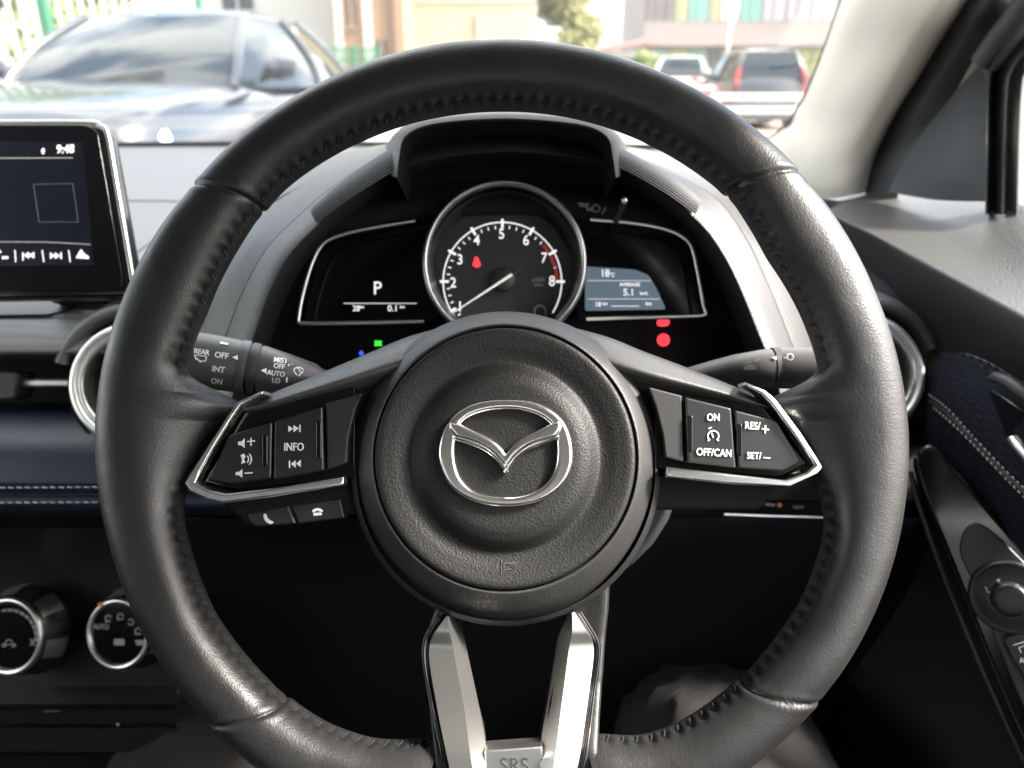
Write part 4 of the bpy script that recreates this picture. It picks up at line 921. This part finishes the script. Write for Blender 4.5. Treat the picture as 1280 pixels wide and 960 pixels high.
vs, fs = grid([[cp(1247, 258, .62), cp(1450, 330, .45)], [cp(1247, 170, .62), cp(1450, 170, .45)], [cp(1247, 84, .62), cp(1450, -150, .46)]]); mesh('window_glass', vs, fs, M['glasspane'], dr)
# rear part of the door and its outer wall, closes the cabin on this side
box('outer_panel', (.455, -1.58, .24), (.49, 1.24, .98), M['doordark'], dr)

# ================================================================== PERSON (lap in dark trousers)
DEN = mat('dark trouser cloth', (.040, .038, .038), .9, bumps=[('wave', 700, .4, .0006), ('noise', 900, .5, .0006), ('noise', 22, .5, .010)], spec=.2)
def skinned(name, verts, edges, rad, m, parent, sub=2):
    me = bpy.data.meshes.new(name); me.from_pydata([tuple(v) for v in verts], edges, [])
    o = bpy.data.objects.new(name, me); C.objects.link(o)
    o.modifiers.new('s', 'SKIN'); sk = me.skin_vertices[0].data
    for i, r in enumerate(rad): sk[i].radius = r if isinstance(r, tuple) else (r, r)
    sk[0].use_root = True
    s = o.modifiers.new('u', 'SUBSURF'); s.levels = sub; s.render_levels = sub
    dg = bpy.context.evaluated_depsgraph_get(); dg.update()
    m2 = bpy.data.meshes.new_from_object(o.evaluated_get(dg)); bpy.data.objects.remove(o)
    return link(name, m2, m, parent)
pv = [(0.0, -.26, .60), (-.10, -.24, .60), (-.17, .0, .615), (-.225, .24, .620), cp(252, 962, .68), (-.285, .60, .57), (-.28, .66, .42), (-.27, .74, .30), (-.27, .86, .28),
      (.10, -.24, .60), (.12, 0, .63), (.15, .24, .655), cp(906, 948, .655), (.185, .60, .58), (.15, .64, .42), (.15, .74, .30), (.15, .86, .28), (0, -.30, .80), (0, -.32, .98)]
pe = [(0, 1), (1, 2), (2, 3), (3, 4), (4, 5), (5, 6), (6, 7), (7, 8), (0, 9), (9, 10), (10, 11), (11, 12), (12, 13), (13, 14), (14, 15), (15, 16), (0, 17), (17, 18)]
pr = [(.13, .12), .105, .094, .088, .086, .070, .055, .045, .035, .110, .106, .102, .098, .080, .060, .045, .035, (.16, .11), (.17, .11)]
person = thing('person', 'seated driver in dark trousers, knees either side of the wheel', 'person', (0, 0, .45))
body = skinned('trousers', pv, pe, pr, DEN, person, 3)
from mathutils import noise
for v in body.data.vertices:       # folds pulled across the knees and thighs
    p = v.co; q = Vector((p.x * 22 + p.y * 10, p.y * 9 - p.x * 6, p.z * 16))
    f = noise.noise(q * .8); g = noise.noise(q * 2.1 + Vector((3, 1, 7)))
    v.co = p + v.normal * (.009 * (1 - abs(f) * 2.4) + .003 * g - .004)

# ================================================================== OUTSIDE
INSIDE = {o.name for o in C.objects}
def setting(name, vs, fs, m):
    o = mesh(name, vs, fs, m, None, smooth=False); o['kind'] = 'structure'; return o
asph = mat('asphalt', (.16, .155, .145), .85, bumps=[('noise', 60, .5, .01)])
setting('ground', [(-80, -40, 0), (80, -40, 0), (80, 160, 0), (-80, 160, 0)], [(0, 1, 2, 3)], asph)
pav = mat('pavement', (.28, .22, .18), .85)
setting('pavement', [(1.2, 4, .004), (40, 4, .004), (40, 60, .004), (6, 60, .004)], [(0, 1, 2, 3)], pav)

PA = dict(
    grey=mat('grey metallic paint', (.018, .022, .031), .25, .1, coat=.7),
    white=mat('white paint', (.5, .49, .47), .3, coat=.8),
    red=mat('red paint', (.35, .03, .03), .3, coat=.8),
    cglass=mat('dark car glass', (.012, .018, .022), .03),
    tyre=mat('tyre rubber', (.02, .02, .02), .8), rim=mat('wheel alloy', (.5, .5, .5), .35, 1),
    lamp=mat('clear lamp', (.7, .72, .75), .1, .3), tail=mat('tail lamp red', (.22, .02, .025), .25),
    plate=mat('number plate white', (.75, .75, .72), .5))
def car(name, label, paint, loc, rz, group, L=4.4, Wd=1.8, Ht=1.45, van=False, hood=.95):
    """front points to -Y, origin at the middle of the front bumper on the ground"""
    t = thing(name, label, 'car', loc, group, rz); hw = Wd / 2
    zb = hood; zr = zb + .02
    if van: st = [(0, .70, .82), (.10, .90, .95), (.55, .96, 1.06), (1.0, 1, 1.12), (2.2, 1, 1.12), (3.4, 1, 1.12), (L - .15, .97, 1.10), (L, .90, 1.0)]
    else: st = [(0, .66, .72), (.06, .82, .80), (.25, .93, .86), (.7, .98, .92), (1.2, 1, .955), (1.6, 1, .97), (2.6, 1, .97), (3.6, .98, .98), (L - .2, .93, .96), (L, .80, .85)]
    rows = []
    for y, wf, zt in [(p[0], p[1], p[2]) for p in cr(st, 4)]:
        x = hw * wf; row = []
        half = [(.90 * x, .20), (x, .32), (x, .55), (.985 * x, zt - .18), (.93 * x, zt - .06), (.80 * x, zt - .005), (.5 * x, zt + .025), (.25 * x, zt + .03), (0, zt + .03)]
        half = cr(half, 2)
        row = [Vector((p[0], y, p[1])) for p in half] + [Vector((-p[0], y, p[1])) for p in reversed(half[:-1])]
        rows.append(row)
    vs, fs = grid(rows); n = len(rows[0]); fs += [tuple(range(n)), tuple(range(len(vs) - n, len(vs)))]
    bd = mesh('body', vs, fs, paint, t, world=False, auto=50)
    # greenhouse: glass volume with painted roof and pillars
    if van: y0, y1, y2, y3 = .9, 1.55, L - .35, L - .08
    else: y0, y1, y2, y3 = 1.25, 2.05, 3.3, L - .35
    zt0 = .97 if not van else 1.10
    def gp(y, f):   # f: 0 base .. 1 roof edge
        return zt0 + (Ht - .04 - zt0) * f
    base = [(-.80, y0 + .16), (-.45, y0 + .04), (0, y0), (.45, y0 + .04), (.80, y0 + .16), (.92, y0 + .8), (.92, y3 - .5), (.78, y3), (-.78, y3), (-.92, y3 - .5), (-.92, y0 + .8)]
    top = [(-.60, y1 + .12), (-.35, y1 + .03), (0, y1), (.35, y1 + .03), (.60, y1 + .12), (.68, y1 + .6), (.67, y2 - .3), (.58, y2), (-.58, y2), (-.67, y2 - .3), (-.68, y1 + .6)]
    rows = []
    for f in (0, .17, .33, .5, .67, .83, 1):
        rows.append([Vector(((b[0] + (a[0] - b[0]) * f) * hw / .93 * (1 + .05 * math.sin(math.pi * f)), b[1] + (a[1] - b[1]) * f + (-.09 if b[1] < (y0 + y3) / 2 else .05) * math.sin(math.pi * f), zt0 - .03 + (Ht - .05 - zt0 + .03) * f + (0))) for a, b in zip(top, base)])
    vs, fs = grid(rows, cu=True); mesh('windows', vs, fs, PA['cglass'], t, world=False, auto=30)
    rows = [[Vector((a[0] * hw / .93 * s, (y1 + y2) / 2 + (a[1] - (y1 + y2) / 2) * (s if s < 1 else 1.0), Ht - .05 + .08 * (1 - s ** 2.2))) for a in top] for s in (1.03, 1.0, .85, .6, .3, .02)]
    rows.insert(0, [v - Vector((0, 0, .03)) for v in rows[0]])
    vs, fs = grid(rows, cu=True); mesh('roof', vs, fs, paint, t, world=False, auto=50)
    for s in (-1, 1):
        k = hw / .93
        for (b, a, r) in (((.81, y0 + .14), (.61, y1 + .11), .035), ((.925, (y0 + y3) / 2 + .1), (.685, (y1 + y2) / 2), .035), ((.80, y3 - .03), (.60, y2 - .02), .05)):
            tube('pillar', [Vector((s * (b[0] + (a[0] - b[0]) * f) * k * (1 + .05 * math.sin(math.pi * f)), b[1] + (a[1] - b[1]) * f + (-.09 if b[1] < (y0 + y3) / 2 else .05) * math.sin(math.pi * f), zt0 - .03 + (Ht - .02 - zt0) * f)) for f in (0, .2, .4, .6, .8, 1)], r * .85, paint, t, 8, world=False)
        m_ = tube('mirror', [Vector((s * hw * .93, y0 + .45, zt0 + .02)), Vector((s * (hw + .03), y0 + .42, zt0 + .07)), Vector((s * (hw + .10), y0 + .40, zt0 + .09)), Vector((s * (hw + .20), y0 + .41, zt0 + .09))], [.02, .05, .075, .05], paint, t, 12, world=False)
        for yy in (.82, L - .85):
            rows = []
            for x_, r_ in ((-.10, .24), (-.10, .31), (.0, .33), (.10, .31), (.10, .20)):
                rows.append([Vector((s * (hw - .10) + x_, yy + r_ * math.cos(k2 * math.pi / 12), .32 + r_ * math.sin(k2 * math.pi / 12))) for k2 in range(24)])
            vs, fs = grid(rows, cu=True); fs += [tuple(range(24)), tuple(range(96, 120))]
            wh = mesh('wheel', vs, fs, PA['tyre'], t, world=False, auto=40)
            vs = [Vector((s * (hw + .005), yy, .32))] + [Vector((s * (hw + .003), yy + .21 * math.cos(k2 * math.pi / 10), .32 + .21 * math.sin(k2 * math.pi / 10))) for k2 in range(20)]
            mesh('wheel_rim', vs, [(0, 1 + i, 1 + (i + 1) % 20) for i in range(20)], PA['rim'], wh, world=False)
        if not van:
            tube('headlight', [Vector((s * hw * .50, .07, .63)), Vector((s * hw * .70, .12, .66)), Vector((s * hw * .92, .35, .72))], [.03, .065, .04], PA['lamp'], t, 12, world=False)
        tube('tail_light', [Vector((s * hw * .86, L - .02, .80)), Vector((s * hw * .88, L - .03, zt0)), Vector((s * hw * .80, L - .10, zt0 + .22 if van else zt0 + .02))], [.06, .07, .05], PA['tail'], t, 10, world=False)
    if van:
        pass
    box('number_plate', (-.26, L + .005, .62), (.26, L + .03, .75), PA['plate'], t, world=False)
    box('grille', (-.45, -.03, .34), (.45, .03, .56), PA['tyre'], t, world=False)
    for yy in (1.9, 2.9): 
        pass
    tube('wiper', [Vector((-.5, y0 + .03, zt0 + .0)), Vector((-.1, y0 + .01, zt0 + .01)), Vector((.35, y0 + .12, zt0 + .07))], .010, PA['tyre'], t, 6, world=False)
    return t
car('parked_car', 'dark grey metallic car parked facing us beyond the windscreen, left', PA['grey'], (-2.75, 4.1, 0), R(-5), 'cars parked outside', 4.5, 1.86, 1.44).scale.z = 1.08
car('parked_car', 'dark boxy people carrier seen from behind beside the pillar', mat('charcoal paint', (.05, .05, .055), .3, .3, coat=.5), (5.9, 22.4, 0), R(178), 'cars parked outside', 4.0, 1.72, 1.72, van=True)
car('parked_car', 'tall white people carrier parked left of the dark one', PA['white'], (5.0, 25, 0), R(-14), 'cars parked outside', 4.2, 1.75, 1.78, van=True)
car('parked_car', 'low white car parked farther off, near the top of the wheel rim', PA['white'], (5.6, 29, 0), R(-30), 'cars parked outside', 4.2, 1.72, 1.42)
car('parked_car', 'small red car half hidden behind the white cars', PA['red'], (4.35, 19.5, 0), R(-40), 'cars parked outside', 3.6, 1.6, 1.25)

# guard rail at right (pale bar under the far cars)
gr = thing('guard_rail', 'low white rail in front of the far parked cars', 'rail', (4.0, 12.0, 0))
WH = mat('white painted metal', (.5, .5, .48), .5)
for z in (.60, .78): box('rail', (2.9, 11.96, z), (6.2, 12.02, z + .10), WH, gr, bev=.01)
for x in (3.0, 4.2, 5.4): box('post', (x, 12.03, 0), (x + .08, 12.10, .88), WH, gr, bev=.01)

# green fence at left
GRN = mat('green painted metal', (.02, .14, .08), .5)
def fence(x0, y0, x1, y1, label, hgt, npost, bars, loc_cat='fence'):
    t = thing('metal_fence', label, 'fence', ((x0 + x1) / 2, (y0 + y1) / 2, 0))
    for i in range(npost):
        f = i / (npost - 1); x, y = x0 + (x1 - x0) * f, y0 + (y1 - y0) * f
        box('post', (x - .05, y - .05, 0), (x + .05, y + .05, hgt + .05), GRN, t)
    objs = []
    for z in (.3, hgt - .25, hgt): tube('rail', [Vector((x0, y0, z)), Vector((x1, y1, z))], .025, GRN, t, 8)
    bmv, bmf = [], []
    for i in range(bars):
        f = (i + .5) / bars; x, y = x0 + (x1 - x0) * f, y0 + (y1 - y0) * f; b0 = len(bmv)
        for z in (.3, hgt - .02):
            for dx, dy in ((-.018, -.018), (.018, -.018), (.018, .018), (-.018, .018)): bmv.append((x + dx, y + dy, z))
        for q in range(4): bmf.append((b0 + q, b0 + (q + 1) % 4, b0 + 4 + (q + 1) % 4, b0 + 4 + q))
    mesh('bars', bmv, bmf, WH if bars > 30 else GRN, t, smooth=False)
    return t
fence(-8.6, 7.4, -4.6, 12.5, 'tall green metal fence with pale upright bars beside the grey car', 2.75, 4, 44)
fence(-4.3, 19.5, -3.2, 19.8, 'short green fence far off in front of the timber-coloured house', 1.75, 3, 14)

def bld(name, label, loc, rz, w, d, h, wall, wins=(), winm=None, bands=()):
    t = thing(name, label, 'building', loc, None, rz)
    box('wall', (-w / 2, 0, 0), (w / 2, d, h), wall, t, world=False)
    for (x0, z0, x1, z1, m_) in wins:
        f = box('window', (x0, -.04, z0), (x1, .02, z1), m_, t, world=False)
        box('sill', (x0 - .05, -.12, z0 - .08), (x1 + .05, .0, z0 - .005), wall, t, world=False)
        xm = (x0 + x1) / 2; box('window_bar', (xm - .03, -.07, z0), (xm + .03, -.042, z1), wall, f, world=False)
    for (x0, z0, x1, z1, dp, m_) in bands:
        box('facade_band', (x0, -dp, z0), (x1, -.002, z1), m_, t, world=False)
    return t
cream = mat('cream render', (.46, .42, .29), .9, bumps=[('noise', 3, .2, .05)])
wht = mat('white render', (.45, .44, .41), .9, bumps=[('noise', 3, .2, .05)])
tan = mat('tan timber', (.30, .19, .115), .8, bumps=[('wave', 6, .5, .03)])
conc = mat('grey pink concrete', (.25, .225, .22), .85)
teal = mat('teal glass panel', (.12, .29, .24), .2); lime = mat('yellow green panel', (.30, .35, .17), .5); dgl = mat('dark window glass', (.04, .05, .06), .1)
lav = mat('lilac grey panel', (.30, .29, .31), .5)
bld('white_house', 'white rendered house with a small grey window behind the grey car', (-10.5, 28, 0), R(3), 9.4, 6, 9, wht, [(1.0, 3.2, 2.0, 4.6, dgl), (-3.0, 3.2, -2.0, 4.6, dgl)])
bld('timber_house', 'narrow tan timber building between the white and the cream walls', (-4.4, 26, 0), R(2), 2.15, 5, 9, tan, [(-.62, 2.6, -.40, 4.6, dgl), (.22, 1.2, .5, 2.2, dgl)], bands=[(-1.02, 0, -.80, 9, .08, wht), (-.16, 0, .10, 9, .10, wht), (.62, 0, .80, 9, .08, mat('dark timber', (.12, .07, .045), .8)), (-1.07, 0, 1.07, 1.3, .05, wht)])
cb = bld('cream_building', 'long cream wall glaring in the sun behind the top of the wheel', (-1.45, 30, 0), 0, 4.6, 5, 8, cream, [(.1, 2.4, .35, 3.2, lav)], bands=[(-2.3, 3.6, 2.3, 3.7, .05, wht), (-2.3, 1.6, 2.3, 1.75, .08, wht)])
px2x = lambda u, D: (u - 640) * .000968 * D
def pan(u0, u1, z0, z1, m): return (px2x(u0, 45) - 13, z0, px2x(u1, 45) - 13, z1, m)
slat = mat('dark slat panel', (.13, .12, .12), .6)
wl = [pan(a, b - 2, 3.99, 6.2, m) for a, b, m in ((803, 812, slat), (814, 822, slat), (824, 838, slat), (839, 853, lime), (855, 878, teal), (880, 892, lime), (894, 916, wht), (918, 943, teal), (945, 972, lav), (974, 1002, lav), (1004, 1034, lav), (1036, 1060, teal))]
wl += [pan(a, b - 2, 1.1, 2.6, m) for a, b, m in ((792, 812, lime), (814, 834, teal), (836, 858, lime), (860, 880, teal), (882, 900, dgl), (902, 925, lime), (927, 950, lime), (952, 985, wht), (987, 1010, lime), (1012, 1050, lime))]
bld('office_block', 'grey office block with teal glass panels above a concrete band, by the pillar', (13, 45, 0), 0, 12.2, 8, 6.6, conc, wl, bands=[(-6.1, 2.72, 6.4, 3.84, .9, conc)])
th = thing('tiled_house', 'low house with a pinkish sloping roof right of the tree', 'house', (5.6, 40, 0))
box('wall', (4.2, 40, 0), (6.9, 44, 2.3), wht, th)
mesh('roof', [(3.9, 39.6, 2.40), (7.1, 39.6, 3.1), (7.1, 44.4, 3.1), (3.9, 44.4, 2.40), (3.9, 39.6, 2.25), (7.1, 39.6, 2.8), (7.1, 44.4, 2.8), (3.9, 44.4, 2.25)], [(0, 1, 2, 3), (4, 5, 6, 7), (0, 1, 5, 4), (1, 2, 6, 5), (2, 3, 7, 6), (3, 0, 4, 7)], mat('pink roof tiles', (.40, .25, .25), .8), th, smooth=False)
box('window', (5.0, 39.95, 1.4), (6.0, 40.02, 2.0), dgl, th)

def tree(label, x, y, h, cr_, seed, cols_, cz=None, n=2600, leaf=.16, group=None):
    rn = random.Random(seed); t = thing('leafy_tree', label, 'tree', (x, y, 0), group)
    tk = mat('bark', (.10, .07, .05), .9)
    trunk = tube('trunk', [Vector((x, y, 0)), Vector((x + .1, y, h * .25)), Vector((x - .05, y, h * .5)), Vector((x + .05, y, h * .85))], [.18, .15, .10, .03], tk, t, 10)
    for i in range(6):
        a = i * 1.1; z0 = h * (.3 + .07 * i)
        tube('limb', [Vector((x, y, z0)), Vector((x + .5 * cr_ * math.cos(a), y + .5 * cr_ * math.sin(a), z0 + .12 * h)), Vector((x + .9 * cr_ * math.cos(a), y + .9 * cr_ * math.sin(a), z0 + .2 * h))], [.07, .045, .015], tk, t, 6)
    lobes = [(Vector((x + rn.uniform(-.6, .6) * cr_, y + rn.uniform(-.6, .6) * cr_, h * rn.uniform(.35, .95))), cr_ * rn.uniform(.35, .6)) for _ in range(13)]
    vs, fs = [], []
    for _ in range(n):
        c, r = rn.choice(lobes); d = Vector((rn.gauss(0, 1), rn.gauss(0, 1), rn.gauss(0, 1))).normalized() * r * rn.random() ** .4; p = c + d
        a = Vector((rn.gauss(0, 1), rn.gauss(0, 1), rn.gauss(0, 1))).normalized(); b = a.orthogonal().normalized(); s = leaf * rn.uniform(.6, 1.3); b0 = len(vs)
        vs += [p - a * s, p + b * s * .5, p + a * s, p - b * s * .5]; fs.append((b0, b0 + 1, b0 + 2, b0 + 3))
    lm = mat('leaves', cols_, .7); crown = mesh('crown', vs, fs, lm, t, smooth=False)
    return t
tree('tall olive green tree standing behind the top of the wheel', 2.1, 32, 6.4, 1.5, 3, (.20, .20, .075), n=8000, leaf=.14)
tree('bushy green tree behind the green fence at the left edge', -8.3, 15.0, 5.4, 1.8, 5, (.16, .22, .08), n=3200)
tree('low shrub at the foot of the office block', 6.1, 36, 2.2, .9, 9, (.14, .18, .06), n=1200, leaf=.14)
# street lamp post right of the tree
sp = thing('sign_post', 'slim pale post standing before the office block', 'post', (6.7, 26, 0))
tube('pole', [Vector((6.7, 26, 0)), Vector((6.7, 26, 3.4))], .035, WH, sp, 10)
box('sign_plate', (6.5, 25.93, 3.0), (6.9, 25.96, 3.4), mat('pale sign', (.6, .63, .7), .5), sp)
# wall outside the driver's window
bw = thing('boundary_wall', 'pale wall glimpsed through the driver window at the right edge', 'wall', (4.5, 3.8, 0))
box('wall', (4.4, -2, 0), (4.7, 3.9, .95), mat('warm pale wall', (.55, .45, .34), .9), bw)
box('coping', (4.35, -2, .952), (4.75, 3.9, 1.02), wht, bw)

# the road outside lies this much above the cabin's own zero level
ROAD = .13
n0 = [o for o in C.objects if o.parent is None and o.name not in INSIDE and o.type in ('MESH', 'EMPTY')]
for o in n0: o.location.z += ROAD
